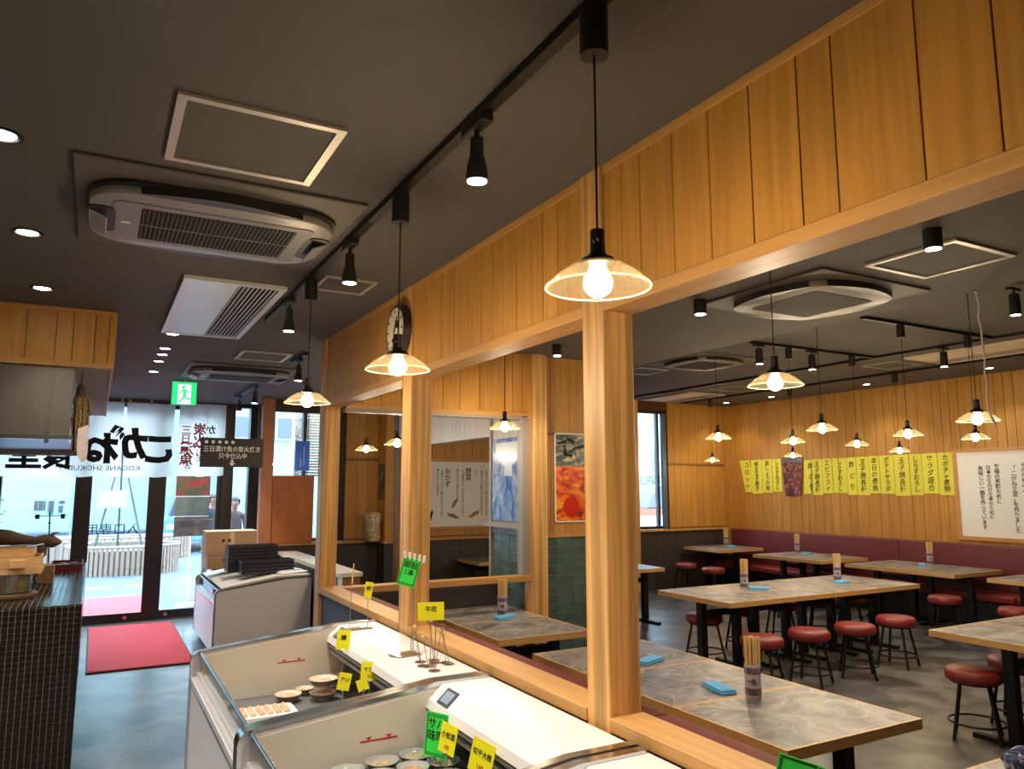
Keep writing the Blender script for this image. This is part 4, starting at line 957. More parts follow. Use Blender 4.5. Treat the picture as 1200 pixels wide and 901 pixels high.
# green card clipped on a tall stand in front of the middle post
gc = card('green price card clipped to a tall stand by the middle post', (1.335, 3.45, ZC), 1.345, .085, .135, GREEN, '銀鮭\n1本', -.28, 0, wire=False, border=True, size_scale=.25)
MB().cyl((1.365, 3.46, ZC), (1.365, 3.46, 1.41), .003, seg=6).cyl((1.355, 3.46, ZC), (1.355, 3.46, 1.40), .002, seg=6).done('wire', STEEL, gc)
MB().obox((1.33, 3.47, ZC+.0025), (.06, .01, 0), (-.01, .05, 0), (0, 0, .002)).done('foot', STEEL, gc)
for k in range(5): MB().obox((1.315+.022*k, 3.452-.006*k, 1.425-.006*k), (.006, 0, 0), (0, .004, 0), (.001*k-.002, 0, .017)).bevel(.002, 1).done('clip', mat('clear_clip', (214, 214, 212), .15), gc)
ws = thing('bamboo_skewer_holder', 'bare wire holder with a bamboo tip standing on the second canopy', 'card holder', (1.28, 4.2, ZC))
MB().cyl((1.28, 4.2, ZC), (1.29, 4.2, 1.22), .002, seg=6).done('wire', STEEL, ws)
MB().cyl((1.29, 4.2, 1.21), (1.297, 4.2, 1.32), .0045, .003, 6).done('bamboo_tip', WOODSTICK, ws)
MB().obox((1.3, 4.2, ZC+.004), (.05, .01, 0), (-.006, .03, 0), (0, 0, .003)).done('foot', WOODB, ws)
# spare wire card holders heaped on the canopy
rg = random.Random(5)
for k in range(8):
    x, y = 1.3+rg.uniform(0, .14), 3.06+rg.uniform(0, .26)
    t = thing('wire_card_holder', 'spare bronze wire card holder heaped on the second freezer canopy', 'card holder', (x, y, ZC), 'heaped wire card holders')
    MB().lathe([(0, 0), (.026, 0), (.026, .003), (.005, .007), (0, .007)], (x, y, ZC), 12).done('foot', mat('bronze_foot', (112, 92, 70), .4, .6), t)
    hh = rg.uniform(.05, .16) if k > 1 else .2; dx, dy = rg.uniform(-.03, .03), rg.uniform(-.03, .03)
    MB().cyl((x, y, ZC+.004), (x+dx, y+dy, ZC+hh), .0018, seg=5).done('wire', STEEL, t)
    rr = [(x+dx+.012*math.cos(q*.6), y+dy, ZC+hh+.012+.012*math.sin(q*.6)) for q in range(11)]
    MB().tube(rr, .0016, 5).done('loop', STEEL, t)

# shelf counter along the partition line behind the far freezer
sc_ = thing('low_counter', 'low counter with a pale top running toward the street behind the rear post', 'counter', (2.25, 8.8, 0))
box('counter_top', mat('counter_pale', (206, 194, 176), .45), 2.12, 2.36, 7.35, 10.15, .87, .91, sc_); box('end_board', POSTD, 2.15, 2.34, 7.36, 7.4, .0, .87, sc_)
box('counter_side', NAVY, 2.15, 2.34, 7.4, 10.1, 0, .87, sc_); box('corner_post', WHITEP, 2.13, 2.16, 7.355, 7.4, 0, .87, sc_)
# cartons and trays on the far freezer
def carton(label, x0, x1, y0, y1, z0, z1, m):
    t = thing('carton', label, 'carton', ((x0+x1)/2, (y0+y1)/2, z0), 'cartons on the far freezer')
    box('body', m, x0, x1, y0, y1, z0, z1, t, .004)
    MB().box(x0-.004, x1+.004, y0-.004, y1+.004, z1-.001, z1+.003).done('lid_flap', mat('carton_light', (214, 196, 170), .8), t)
    box('tape', mat('parcel_tape', (196, 172, 130), .3), (x0+x1)/2-.025, (x0+x1)/2+.025, y0-.0012, y1+.001, z0, z1+.0035, t)
    for q in (.3, .42): MB().box(x0+(x1-x0)*q, x0+(x1-x0)*(q+.06), y0-.0016, y0-.0002, z0+.16*(z1-z0)/.3, z0+.2*(z1-z0)/.3).done('print_mark', INK, t)
    return t
KRAFT = mat('kraft_carton', (166, 128, 92), .8, 0, .06, 6)
carton('upper brown carton on the far freezer below the hanging black sign', 1.15, 1.7, 9.3, 9.68, .98, 1.23, KRAFT)
carton('lower brown carton on the far freezer, supporting another carton', 1.17, 1.72, 9.3, 9.7, .813, .976, KRAFT)
BT = mat('black_tray', (34, 30, 44), .4)
bt = None
for j, (x0, x1, n) in enumerate(((1.32, 1.85, 8), (1.42, 1.97, 4))):
    for k in range(n):
        z0 = .813 + k*.036; yy = 8.95 if j == 0 else 8.68
        t = thing('stacking_tray', f'black lacquer tray {["lowest", "second from bottom", "third from bottom", "fourth from bottom", "fifth from bottom", "sixth from bottom", "seventh from bottom", "topmost"][k if k < n-1 else 7]} in the {"tall rear" if j == 0 else "short front"} stack on the far freezer', 'tray', ((x0+x1)/2, yy, z0), 'black trays on the far freezer')
        box('tray_base', BT, x0+.01, x1-.01, yy-.11, yy+.11, z0, z0+.008, t)
        for a in ((x0, x1, yy-.12, yy-.11), (x0, x1, yy+.11, yy+.12), (x0, x0+.01, yy-.11, yy+.11), (x1-.01, x1, yy-.11, yy+.11)): box('tray_rim', BT, *a, z0+.003, z0+.033, t)
# plywood board standing in the window
pb = thing('plywood_board', 'rust-coloured plywood board propped against the window by the wooden post', 'board', (2.3, 10.25, 1.0))
MB().box(2.04, 2.58, 10.22, 10.245, 1.006, 1.885).bevel(.003, 1).done('sheet', RUST, pb)

# red mats
def redmat(label, x0, x1, y0, y1, z):
    t = thing('door_mat', label, 'mat', ((x0+x1)/2, (y0+y1)/2, z), 'red entrance mats')
    MB().box(x0, x1, y0, y1, z, z+.012).bevel(.004, 1).done('rubber_back', mat('mat_rubber', (30, 22, 24), .8), t)
    MB().box(x0+.015, x1-.015, y0+.015, y1-.015, z+.012, z+.02).done('pile', mat('red_pile', (196, 52, 58), .95, 0, .1, 3, (.6, 12, 1)), t)
redmat('red mat on the floor inside the glass door', .03, .99, 8.35, 10.95, 0)
redmat('red mat on the pavement outside the glass door', -.35, .82, 11.4, 13.9, -.02)
# ================================================================== KITCHEN SIDE
kc = thing('tiled_counter', 'counter clad in small black mosaic tiles on the left of the aisle', 'counter', (-.6, 7.1, 0))
box('counter_core', mat('mosaic_grout', (178, 160, 130), .85), -1.3, -.032, 5.607, 8.6, 0, 1.005, kc)
TP = .0345; b = MB()
for i in range(27):
    for j in range(29): x = -.03-i*TP; z = 1.0-j*TP; b.box(x-TP+.0045, x, 5.6, 5.608, z-TP+.0045, z)
for i in range(27):
    for j in range(86): x = -.03-i*TP; y = 5.603+j*TP; b.box(x-TP+.0045, x, y, y+TP-.0045, 1.004, 1.0105)
for i in range(86):
    for j in range(29): y = 5.603+i*TP; z = 1.0-j*TP; b.box(-.033, -.0255, y, y+TP-.0045, z-TP+.0045, z)
tag(b.done('mosaic_tiles', mat('black_mosaic', (26, 24, 24), .22, 0, .2, 40), kc), kind='stuff')
MB().tube([(-.028, 5.603, .0), (-.028, 5.603, 1.006), (-.028, 8.6, 1.006)], .006, 6).done('edge_bead', MATS['black_mosaic'], kc)

# things standing on the counter
ZK = 1.0107
LW = mat('tray_wood', (226, 178, 118), .55, 0, .1, 6, (2, 12, 12))
rb = thing('round_board', 'round dark wooden board under the jar of sticks on the tiled counter', 'board', (-.46, 6.2, ZK))
MB().lathe([(0, 0), (.16, 0), (.165, .008), (.165, .022), (.158, .03), (0, .03)], (-.46, 6.2, ZK), 28).done('disc', mat('board_brown', (124, 92, 62), .5, 0, .15, 12), rb, 40)
jr = thing('stick_jar', 'glass jar packed with upright wooden sticks on the round board', 'jar', (-.46, 6.2, ZK+.03))
MB().lathe([(.125, .0), (.128, .004), (.128, .13), (.124, .13), (.122, .006), (0, .005)], (-.46, 6.2, ZK+.031), 28).done('glass', CASEGLASS, jr, 40)
for k in range(40):
    a = 2*PI*k/40; MB().obox((-.46+.113*math.cos(a), 6.2+.113*math.sin(a), ZK+.1), (.0075*math.sin(a), -.0075*math.cos(a), 0), (.003*math.cos(a), .003*math.sin(a), 0), (0, 0, .062)).done('stick', WOODSTICK, jr)
def wood_tray(label, x0, x1, y0, y1, z, h):
    t = thing('wooden_tray', label, 'tray', ((x0+x1)/2, (y0+y1)/2, z), 'pale wooden trays on the counter'); w = .012
    box('tray_floor', LW, x0+w, x1-w, y0+w, y1-w, z, z+.01, t)
    for a in ((x0, x1, y0, y0+w), (x0, x1, y1-w, y1), (x0, x0+w, y0+w, y1-w), (x1-w, x1, y0+w, y1-w)): box('side', LW, *a, z, z+h, t)
    return t
wood_tray('lowest pale wooden tray of the stack on the jar', -.75, -.278, 6.02, 6.38, ZK+.163, .04)
wood_tray('middle pale wooden tray of the stack with an open end', -.72, -.285, 6.03, 6.36, ZK+.205, .068)
wood_tray('topmost pale wooden tray of the stack on the counter', -.74, -.33, 6.05, 6.35, ZK+.275, .055)
lb_ = thing('oblong_block', 'pale wooden block resting on the middle tray', 'block', (-.45, 6.0, ZK+.21))
MB().box(-.46, -.37, 5.96, 6.02, ZK+.206, ZK+.262).bevel(.004, 1).done('block', LW, lb_)
ladle = thing('metal_spatula', 'flat metal spatula lying on the topmost wooden tray', 'spatula', (-.5, 6.15, ZK+.335))
MB().obox((-.55, 6.14, ZK+.338), (.19, .02, .004), (-.002, .012, 0), (0, 0, .004)).done('handle', STEEL, ladle); MB().obox((-.33, 6.16, ZK+.338), (.05, .004, .01), (-.004, .04, 0), (0, 0, .002)).done('blade', STEEL, ladle)
dw = thing('driftwood', 'dark twisted driftwood branch behind the wooden trays', 'driftwood', (-.45, 7.3, ZK))
pts = [(-1.0, 7.35, 1.30), (-.85, 7.33, 1.345), (-.7, 7.3, 1.35), (-.58, 7.3, 1.345), (-.48, 7.28, 1.32), (-.4, 7.28, 1.305), (-.32, 7.27, 1.315), (-.26, 7.26, 1.30), (-.21, 7.25, 1.30)]
DW = mat('driftwood_bark', (112, 84, 62), .75, 0, .35, 14, (2, 8, 8), bump=.5)
MB().tube(pts, [.06, .075, .07, .06, .045, .042, .05, .045, .012], 10).done('trunk', DW, dw, 60)
MB().tube([(-.34, 7.27, 1.3), (-.35, 7.26, 1.22), (-.4, 7.28, 1.1), (-.37, 7.28, ZK+.006)], [.04, .045, .04, .05], 9).done('root', DW, dw, 60)
MB().tube([(-.3, 7.27, 1.33), (-.27, 7.25, 1.37), (-.23, 7.25, 1.375)], [.02, .012, .004], 7).done('twig', DW, dw, 60)
MB().tube([(-.9, 7.33, 1.3), (-.88, 7.34, 1.15), (-.92, 7.36, ZK+.006)], [.05, .045, .05], 9).done('root', DW, dw, 60)
kb = thing('kraft_box', 'small kraft box with a round mark on the tiled counter', 'box', (-.29, 6.95, ZK))
MB().box(-.345, -.235, 6.9, 7.05, ZK, ZK+.135).bevel(.004, 1).done('body', KRAFT, kb)
pr = [(-.268+.03*math.cos(q*PI/10), 6.8985, ZK+.06+.03*math.sin(q*PI/10)) for q in range(21)]
MB().tube(pr, .0022, 5).done('round_mark', mat('box_mark', (110, 84, 60), .7), kb)
rt = thing('lacquer_tray', 'black tray with a red rim holding small dishes at the counter end', 'tray', (-.17, 7.95, ZK))
box('tray_base', BT, -.29, -.06, 7.75, 8.2, ZK, ZK+.04, rt)
for a in ((-.3, -.05, 7.74, 7.75), (-.3, -.05, 8.2, 8.21), (-.3, -.29, 7.75, 8.2), (-.06, -.05, 7.75, 8.2)): box('rim', mat('red_lacquer', (104, 24, 28), .4), *a, ZK, ZK+.065, rt)
for k, (x, y) in enumerate(((-.24, 7.85), (-.17, 7.88), (-.11, 7.86), (-.2, 8.02), (-.12, 8.05))):
    MB().lathe([(0, 0), (.016, 0), (.028, .014), (.025, .014), (0, .005)], (x, y, ZK+.04), 16).done('dish', CER, rt, 50)
bs = thing('balance_stand', 'thin iron stand with a crossbar and two small cups on the counter', 'stand', (-.31, 7.8, ZK))
MB().cyl((-.31, 7.8, ZK), (-.33, 7.8, 1.53), .006, seg=8).done('rod', BLACK, bs); MB().cyl((-.45, 7.8, 1.49), (-.19, 7.8, 1.495), .004, seg=6).done('crossbar', BLACK, bs)
for x in (-.42, -.23): MB().lathe([(0, -.02), (.016, -.02), (.018, .015), (.02, .02), (0, .02)], (x, 7.8, 1.487), 12).done('cup', BLACK, bs)
MB().lathe([(0, 0), (.05, 0), (.045, .01), (0, .012)], (-.31, 7.8, ZK), 16).done('foot', BLACK, bs)
MB().sphere((-.327, 7.8, 1.43), .012).done('knob', BLACK, bs)

# extractor hood
hd = thing('extractor_hood', 'brushed steel extractor hood under the boarded bulkhead', 'extractor hood', (-1.2, 7, 2.05))
box('front_plate', STEEL, -2.4, -.165, 5.6, 5.612, 2.065, 2.512, hd); box('side_plate', STEEL, -.177, -.165, 5.612, 8.6, 2.065, 2.512, hd)
box('back_plate', STEEL, -2.4, -.177, 8.588, 8.6, 2.065, 2.512, hd); box('inner_filter', mat('hood_inside', (92, 82, 74), .35, .8), -2.4, -.177, 5.612, 8.588, 2.1, 2.115, hd)
for a in ((-2.4, -.15, 5.585, 5.61), (-2.4, -.15, 8.585, 8.61), (-.17, -.145, 5.61, 8.585)): box('drip_rail', CHROME, *a, 2.045, 2.07, hd)
MB().box(-.3, -.275, 5.575, 5.588, 2.02, 2.085).done('hook', CHROME, hd)
# dried rice sheaf
sf = thing('rice_sheaf', 'dried rice sheaf with a white paper hanging at the hood corner', 'dried sheaf', (-.1, 5.72, 2.42))
STRAW = mat('straw', (140, 112, 62), .75, 0, .55, 50, (3, 3, 1), 0, ramp=(.4, .6)); STRAWD = mat('straw_dark', (74, 58, 40), .8)
b = MB(); rg = random.Random(9)
for k in range(240):
    a = rg.uniform(0, 2*PI); r0 = rg.uniform(0, .016); r1 = rg.uniform(.004, .062)*rg.uniform(.4, 1); L = rg.uniform(.12, .42)
    p0_ = V((-.12+r0*math.cos(a), 5.72+r0*math.sin(a), 2.37+rg.uniform(-.02, .02))); p3 = V((-.105+r1*math.cos(a), 5.72+r1*math.sin(a), 2.37-L)); mid = (p0_+p3)/2 + V((r1*.5*math.cos(a), r1*.5*math.sin(a), .02))
    b.tube([p0_, mid, p3], [.0018, .0026, .0042], 4)
b.done('straws', STRAW, sf)
MB().lathe([(0, 2.42), (.012, 2.42), (.028, 2.39), (.03, 2.345), (.022, 2.33), (0, 2.33)], (-.12, 5.72, 0), 14).done('binding', STRAWD, sf, 50)
MB().cyl((-.12, 5.72, 2.42), (-.12, 5.72, 2.512), .004, seg=6).done('cord', STRAWD, sf)
MB().prism([(-.12, 2.12), (-.06, 2.15), (-.055, 1.98), (-.06, 1.92), (-.09, 1.905), (-.11, 1.94), (-.12, 2.0)], 'Y', 5.652, 5.655).done('paper', mat('shide_paper', (206, 190, 184), .8, 0, .12, 30), sf)

# ================================================================== ENTRANCE CLOTHS AND SIGNS
NOREN = cloth('noren_cotton', (242, 240, 236), .68)
def hanging(name, parent, x0, x1, y, z0, z1, m, amp=.012, nx=14, nz=8, ph=0.0):
    b = MB(); g = []
    for j in range(nz+1):
        g.append([b.bm.verts.new((x0+(x1-x0)*i/nx, y+amp*math.sin(i*1.1+ph)*(1-j/nz*.5)+.01*math.sin(i*.5+j*.4), z0+(z1-z0)*j/nz + (.006*math.sin(i*.9+ph) if j == 0 else 0))) for i in range(nx+1)])
    for j in range(nz):
        for i in range(nx): b.bm.faces.new((g[j][i], g[j][i+1], g[j+1][i+1], g[j+1][i]))
    bmesh.ops.solidify(b.bm, geom=b.bm.faces[:], thickness=.002)
    return b.done(name, m, parent, 60)
nr = thing('noren_curtain', 'white split noren curtain with large black brush lettering over the entrance', 'curtain', (.0, 11.0, 1.87))
MB().cyl((-1.15, 11.0, 2.868), (.9, 11.0, 2.868), .011, seg=10).done('rod', mat('rod_dark', (50, 40, 36), .5), nr)
NP = [(-1.03, -.37), (-.345, .275), (.305, .88)]
for k, (a, c) in enumerate(NP):
    hanging('cloth_panel', nr, a, c, 11.0, 1.868, 2.835, NOREN, ph=k*1.3)
    for q in (a+.03, (a+c)/2, c-.03): MB().box(q-.014, q+.014, 10.985, 11.015, 2.82, 2.882).done('loop', mat('noren_loop', (196, 160, 122), .8), nr)
for x, s, z, sz in ((.715, 'こ', 2.21, .43), (.36, 'が', 2.27, .44), (.03, 'ね', 2.2, .42), (-.42, '食', 2.12, .4), (-.78, '堂', 2.12, .4)):
    text(s, sz, INK, nr, (x, 10.965, z), (1,0,0), UP, mirror=True, bold=(.05 if s in 'こがね' else .026), ext=.001)
text('KOGANE SHOKUDO', .088, INK, nr, (.05, 10.965, 1.975), (1,0,0), UP, mirror=True, sx=1.1)
bn = thing('entrance_banner', 'white cloth banner with red vertical lettering right of the noren', 'banner', (1.23, 11.0, 1.89))
MB().cyl((.92, 11.0, 2.868), (1.56, 11.0, 2.868), .01, seg=10).done('rod', MATS['rod_dark'], bn)
hanging('cloth_panel', bn, .94, 1.53, 11.0, 1.89, 2.86, NOREN, ph=.6)
text(vert('三日'), .13, REDINK, bn, (1.03, 10.968, 2.43), (1,0,0), UP, mirror=True, bold=.02, spacing=.9)
text(vert('漬魚'), .17, REDINK, bn, (1.045, 10.968, 2.17), (1,0,0), UP, mirror=True, bold=.03, spacing=.85); text('の', .08, INK, bn, (1.07, 10.968, 2.0), (1,0,0), UP, mirror=True, bold=.02)
text(vert('炭火焼'), .165, REDINK, bn, (1.2, 10.968, 2.36), (1,0,0), UP, mirror=True, bold=.03, spacing=.85); text('と', .08, INK, bn, (1.2, 10.968, 2.11), (1,0,0), UP, mirror=True, bold=.02)
text('か', .13, INK, bn, (1.34, 10.968, 2.5), (1,0,0), UP, mirror=True, bold=.03); text('は', .08, INK, bn, (1.31, 10.968, 2.38), (1,0,0), UP, mirror=True, bold=.02)

ex = thing('exit_sign', 'green emergency exit sign with a running figure below the aisle ceiling', 'exit sign', (.785, 8.8, 2.62))
box('casing', PAPER, .66, .91, 8.8, 8.83, 2.618, 2.87, ex)
box('green_face', emit('exit_green', (20, 186, 104), .9), .665, .905, 8.795, 8.8, 2.623, 2.865, ex)
box('doorway', emit('exit_white', (206, 246, 236), .95), .72, .852, 8.792, 8.796, 2.63, 2.84, ex)
EG = MATS['exit_green']; Yx = 8.79
MB().cyl((.775, Yx+.002, 2.81), (.775, Yx-.001, 2.81), .017, seg=14).done('figure_head', EG, ex)
fig = MB()
for a, c, w in (((.783, 2.785), (.79, 2.725), .015), ((.79, 2.725), (.815, 2.685), .009), ((.815, 2.685), (.86, 2.683), .008), ((.788, 2.722), (.768, 2.68), .009), ((.768, 2.68), (.735, 2.645), .008), ((.785, 2.785), (.75, 2.765), .007), ((.75, 2.765), (.735, 2.73), .006), ((.79, 2.785), (.82, 2.755), .007), ((.82, 2.755), (.845, 2.765), .006)):
    d = V((c[0]-a[0], 0, c[1]-a[1])); n_ = V((-d.z, 0, d.x)).normalized()*w
    fig.obox(((a[0]+c[0])/2, Yx, (a[1]+c[1])/2), d*.55, n_, (0, .0015, 0))
fig.done('figure_body', EG, ex); MB().cyl((.785, 8.815, 2.87), (.785, 8.815, H), .008, seg=8).done('hanger', PAPER, ex)
hs = thing('hanging_sign', 'black hanging sign with white lettering and a down arrow', 'sign', (1.26, 8.5, 1.945))
box('board', mat('sign_black', (38, 30, 30), .5), .945, 1.58, 8.495, 8.507, 1.948, 2.255, hs)
text('三日漬け魚の炭火焼き', .066, PAPER, hs, (1.262, 8.4935, 2.135), (1,0,0), UP, bold=.012, sx=.88)
text('只今仕込中', .066, PAPER, hs, (1.27, 8.4935, 2.062), (1,0,0), UP, bold=.012, sx=.88)
for k in range(5): MB().cyl((1.0+.066*k, 8.4945, 2.212), (1.0+.066*k, 8.493, 2.212), .017, seg=14).done('dot', PAPER, hs)
MB().prism([(1.252, 2.025), (1.278, 2.025), (1.278, 1.99), (1.297, 1.99), (1.265, 1.958), (1.233, 1.99), (1.252, 1.99)], 'Y', 8.493, 8.4952).done('arrow', PAPER, hs)
for x in (1.0, 1.52): MB().cyl((x, 8.5, 2.255), (x, 8.5, H), .0015, seg=5).done('wire', STEEL, hs)
bs2 = thing('blue_hanging_sign', 'small blue translucent sign hanging in the window by the plywood board', 'sign', (2.4, 10.1, 1.95))
box('plate', cloth('blue_plate', (130, 160, 206), .7), 2.33, 2.52, 10.28, 10.29, 1.95, 2.35, bs2)
MB().box(2.395, 2.41, 10.277, 10.281, 2.0, 2.12).box(2.44, 2.45, 10.277, 10.281, 2.02, 2.28).done('mark', PAPER, bs2); MB().cyl((2.43, 10.285, 2.35), (2.43, 10.285, H), .0015, seg=5).done('wire', STEEL, bs2)

# ================================================================== OUTSIDE
GZ = -.02
for k, (x, y, w) in enumerate(((.1, 15.25, .5), (.85, 15.35, .55), (1.75, 15.6, .5))):
    t = thing('guide_plate', ('pale tactile paving strip left of the door stile', 'pale tactile paving strip partly behind the door stile', 'pale tactile paving strip right of the door stile')[k], 'paving strip', (x, y, GZ))
    box('plate', mat('tactile_pale', (140, 146, 124), .7), x-w/2, x+w/2, y-.14, y+.14, GZ, GZ+.012, t)
    for j in range(3): box('ridge', mat('tactile_line', (124, 128, 66), .7), x-w/2+.05, x+w/2-.05, y-.08+.07*j, y-.05+.07*j, GZ+.012, GZ+.018, t)
def planter(label, cx, cy, rx, ry, h, seg=70):
    t = thing('slatted_planter', label, 'planter', (cx, cy, GZ)); b = MB(); rm = MB(); A = []
    for i in range(seg):
        a = 2*PI*i/seg; p = V((cx+rx*math.cos(a), cy+ry*math.sin(a), GZ)); d = V((-rx*math.sin(a), ry*math.cos(a), 0)).normalized(); n = V((d.y, -d.x, 0))
        b.obox(p+V((0, 0, h/2)), d*.03, n*.014, (0, 0, h/2)); A.append((p.x-n.x*.03, p.y-n.y*.03))
    tag(b.done('slats', mat('planter_slat', (112, 94, 80), .7, 0, .14, 30), t), kind='stuff')
    MB().prism(A, 'Z', GZ, GZ+h-.08).done('soil_core', mat('planter_core', (110, 104, 96), .9), t)
    b = MB(); rp_ = [(cx+(rx+.0)*math.cos(2*PI*i/40), cy+(ry)*math.sin(2*PI*i/40), GZ+h) for i in range(41)]; b.tube(rp_, .03, 6); b.done('rim', mat('planter_rim', (124, 118, 110), .6), t)
    return t
planter('oval slatted planter outside the glass door with a tripod standing in it', .62, 18.0, 1.06, .85, .56)
planter('second slatted planter farther back behind the tripod', .2, 21.0, 2.0, .5, .55)
LEAF = mat('leaf', (36, 62, 46), .6, 0, .3, 9)
def foliage(parent, cx, cy, z0, z1, r, n, seed, ls=.05):
    rg = random.Random(seed); b = MB()
    for k in range(n):
        a = rg.uniform(0, 2*PI); rr = r*math.sqrt(rg.random()); p = V((cx+rr*math.cos(a), cy+rr*math.sin(a), rg.uniform(z0, z1)))
        d = V((rg.uniform(-1, 1), rg.uniform(-1, 1), rg.uniform(-.4, 1))).normalized(); e = d.orthogonal().normalized()
        L = ls*rg.uniform(.7, 1.3); vs = [b.bm.verts.new(q) for q in (p, p+d*L*.5+e*L*.28, p+d*L, p+d*L*.5-e*L*.28)]; b.bm.faces.new(vs)
    return b.done('foliage', LEAF, parent)
for k, (x, y, lb) in enumerate(((.2, 17.8, 'low plant at the left of the slatted planter'), (1.0, 17.9, 'low plant at the right of the slatted planter'))):
    t = thing('planter_plant', lb, 'plant', (x, y, .46)); foliage(t, x, y, .5, .68, .25, 70, k); MB().cyl((x, y, .455), (x, y, .6), .01, seg=6).done('stem', DW, t)
tp = thing('tripod_frame', 'tall thin tripod standing in the planter outside the door', 'tripod', (.5, 17.8, .46))
TPM = mat('tripod_metal', (52, 58, 58), .5, .4)
for x, y in ((.05, 17.5), (.95, 17.5), (.5, 18.25)): MB().cyl((x, y, .44), (.47, 17.75, 2.5), .022, .018, 8).done('pole', TPM, tp)
sg = thing('notice_plate', 'white plate with red scribbled lettering hung on the tripod', 'sign', (.33, 17.45, 1.3))
box('plate', mat('plate_grey', (128, 130, 140), .6), .06, .6, 17.38, 17.39, 1.31, 1.665, sg)
rg = random.Random(2)
for k in range(16): MB().obox((.12+.055*(k % 8), 17.378, 1.56-.12*(k//8)+rg.uniform(-.02, .02)), (.02, 0, rg.uniform(-.02, .02)), (0, 0, .006), (0, .001, 0)).done('brush_stroke', REDINK, sg)
MB().cyl((.33, 17.4, 1.66), (.45, 17.7, 2.2), .004, seg=5).done('hanger', STEEL, sg)
fp = thing('picture_flag', 'tall outdoor flag of three stacked food pictures beyond the door', 'flag', (1.3, 12.5, 1.0))
for k, (z0, z1, m) in enumerate(((1.6, 1.9, patches('meat_print', [(60, 66, 40), (96, 78, 48), (150, 44, 30), (160, 70, 52)], 4, .6, (1, 1, 2))), (1.3, 1.59, patches('field_print', [(86, 90, 74), (104, 104, 92), (118, 114, 92)], 5, .6)), (1.0, 1.29, patches('stone_print', [(52, 48, 46), (76, 68, 64), (96, 86, 78)], 6, .6)))):
    box('picture', m, 1.075, 1.56, 12.495, 12.5, z0, z1, fp)
for z in (1.595, 1.295): box('divider', PAPER, 1.07, 1.565, 12.494, 12.501, z-.006, z+.006, fp)
for k in range(7): MB().obox((1.18+.045*k, 12.4935, 1.18-.02*(k % 2)), (.02, 0, .006), (0, 0, .008), (0, .001, 0)).done('brush_stroke', INK, fp)
MB().cyl((1.32, 12.52, GZ), (1.32, 12.52, 1.95), .01, seg=8).done('pole', WHITEP, fp); MB().cyl((1.07, 12.51, 1.91), (1.57, 12.51, 1.91), .007, seg=6).done('arm', WHITEP, fp)
MB().lathe([(0, 0), (.16, 0), (.15, .03), (0, .04)], (1.32, 12.52, GZ), 16).done('base', WHITEP, fp)

# street fence, low wall and buildings
lw = thing('low_wall', 'low grey-blue kerb wall behind the mesh fence', 'wall', (-3, 24, GZ))
box('wall_body', mat('kerb_blue', (70, 84, 106), .8), -10, 1.6, 24, 24.3, GZ, .48, lw); box('coping', mat('coping', (80, 94, 112), .8), -10, 1.6, 23.97, 24.33, .48, .54, lw)
mf = thing('mesh_fence', 'pale wire mesh fence along the street', 'fence', (-3, 23.6, GZ)); FM = mat('fence_wire', (90, 120, 122), .5, .3)
for k in range(7): MB().cyl((-10+1.9*k, 23.6, GZ), (-10+1.9*k, 23.6, 1.85), .025, seg=8).done('post', FM, mf)
b = MB()
for k in range(94): x = -9.8+.12*k; b.box(x-.004, x+.004, 23.598, 23.606, .3, 1.8)
for z in (.35, .7, 1.05, 1.4, 1.78): b.box(-10, 1.42, 23.592, 23.6, z-.005, z+.005)
tag(b.done('wires', FM, mf), kind='stuff')
def building(label, x0, x1, y0, y1, h, m, wins, wm):
    t = thing('street_building', label, 'building', ((x0+x1)/2, y0, GZ))
    box('walls', m, x0, x1, y0, y1, GZ, h, t); box('roof_edge', mat('roof_grey', (150, 156, 164), .7), x0-.1, x1+.1, y0-.1, y1, h, h+.25, t)
    for a, c, z0, z1 in wins:
        w = box('window', mat('ext_frame', (120, 130, 140), .5), a, c, y0-.06, y0, z0, z1, t); box('pane', wm, a+.07, c-.07, y0-.07, y0-.05, z0+.07, z1-.07, w)
    return t
EXTW = mat('ext_white', (112, 142, 144), .8, 0, .04, 1); EXTG = mat('ext_glass', (44, 56, 68), .15)
wb_ = building('pale building facade behind the mesh fence with small dark pictures', -16, 3.0, 28, 32, 8.5, EXTW, [(-3, -1.5, 4.5, 6), (0, 1.5, 4.5, 6)], EXTG)
for x0, x1, z0, z1 in ((-1.5, -1.22, 1.06, 1.36), (-1.16, -1.0, .94, 1.36), (-.9, -.74, 1.26, 1.36), (-.9, -.78, .97, 1.2)): box('wall_picture', mat('mural_dark', (34, 38, 44), .7), x0*1.08, x1*1.08, 27.97, 28.0, z0-.06, z1-.06, wb_)
building('white building with dark upper windows to the right of the door', 3.4, 11, 25, 29, 7, EXTW, [(3.7, 4.7, 3.2, 4.0), (5.0, 6.2, 3.2, 4.0), (3.7, 4.7, 5, 6), (5.0, 6.2, 5, 6), (6.8, 8, 3.2, 4)], EXTG)
building('grey-white building seen through the dining room window', 13, 30, 24, 28, 7.5, mat('ext_grey', (122, 138, 150), .8), [(17.6, 18.9, 3.3, 4.1), (19.6, 19.9, 1.9, 3.2), (21, 23, 3.2, 4.2)], EXTG)
hg = thing('street_hedge', 'row of small green trees behind the parked van', 'hedge', (16.5, 20, GZ))
foliage(hg, 16.3, 20, .6, 2.0, 1.2, 900, 4, .14)
for k in range(5): MB().cyl((15.4+.4*k, 20, GZ), (15.4+.4*k, 20, 1.2), .05, seg=7).done('trunk', DW, hg)
tr_ = thing('street_tree', 'leafy tree at the far left beyond the counter', 'tree', (-1.9, 16, GZ))
MB().tube([(-2.1, 16, GZ), (-2.05, 16, 1.0), (-2.0, 16, 1.8), (-2.1, 16, 2.6)], [.08, .06, .045, .02], 8).done('trunk', DW, tr_, 60)
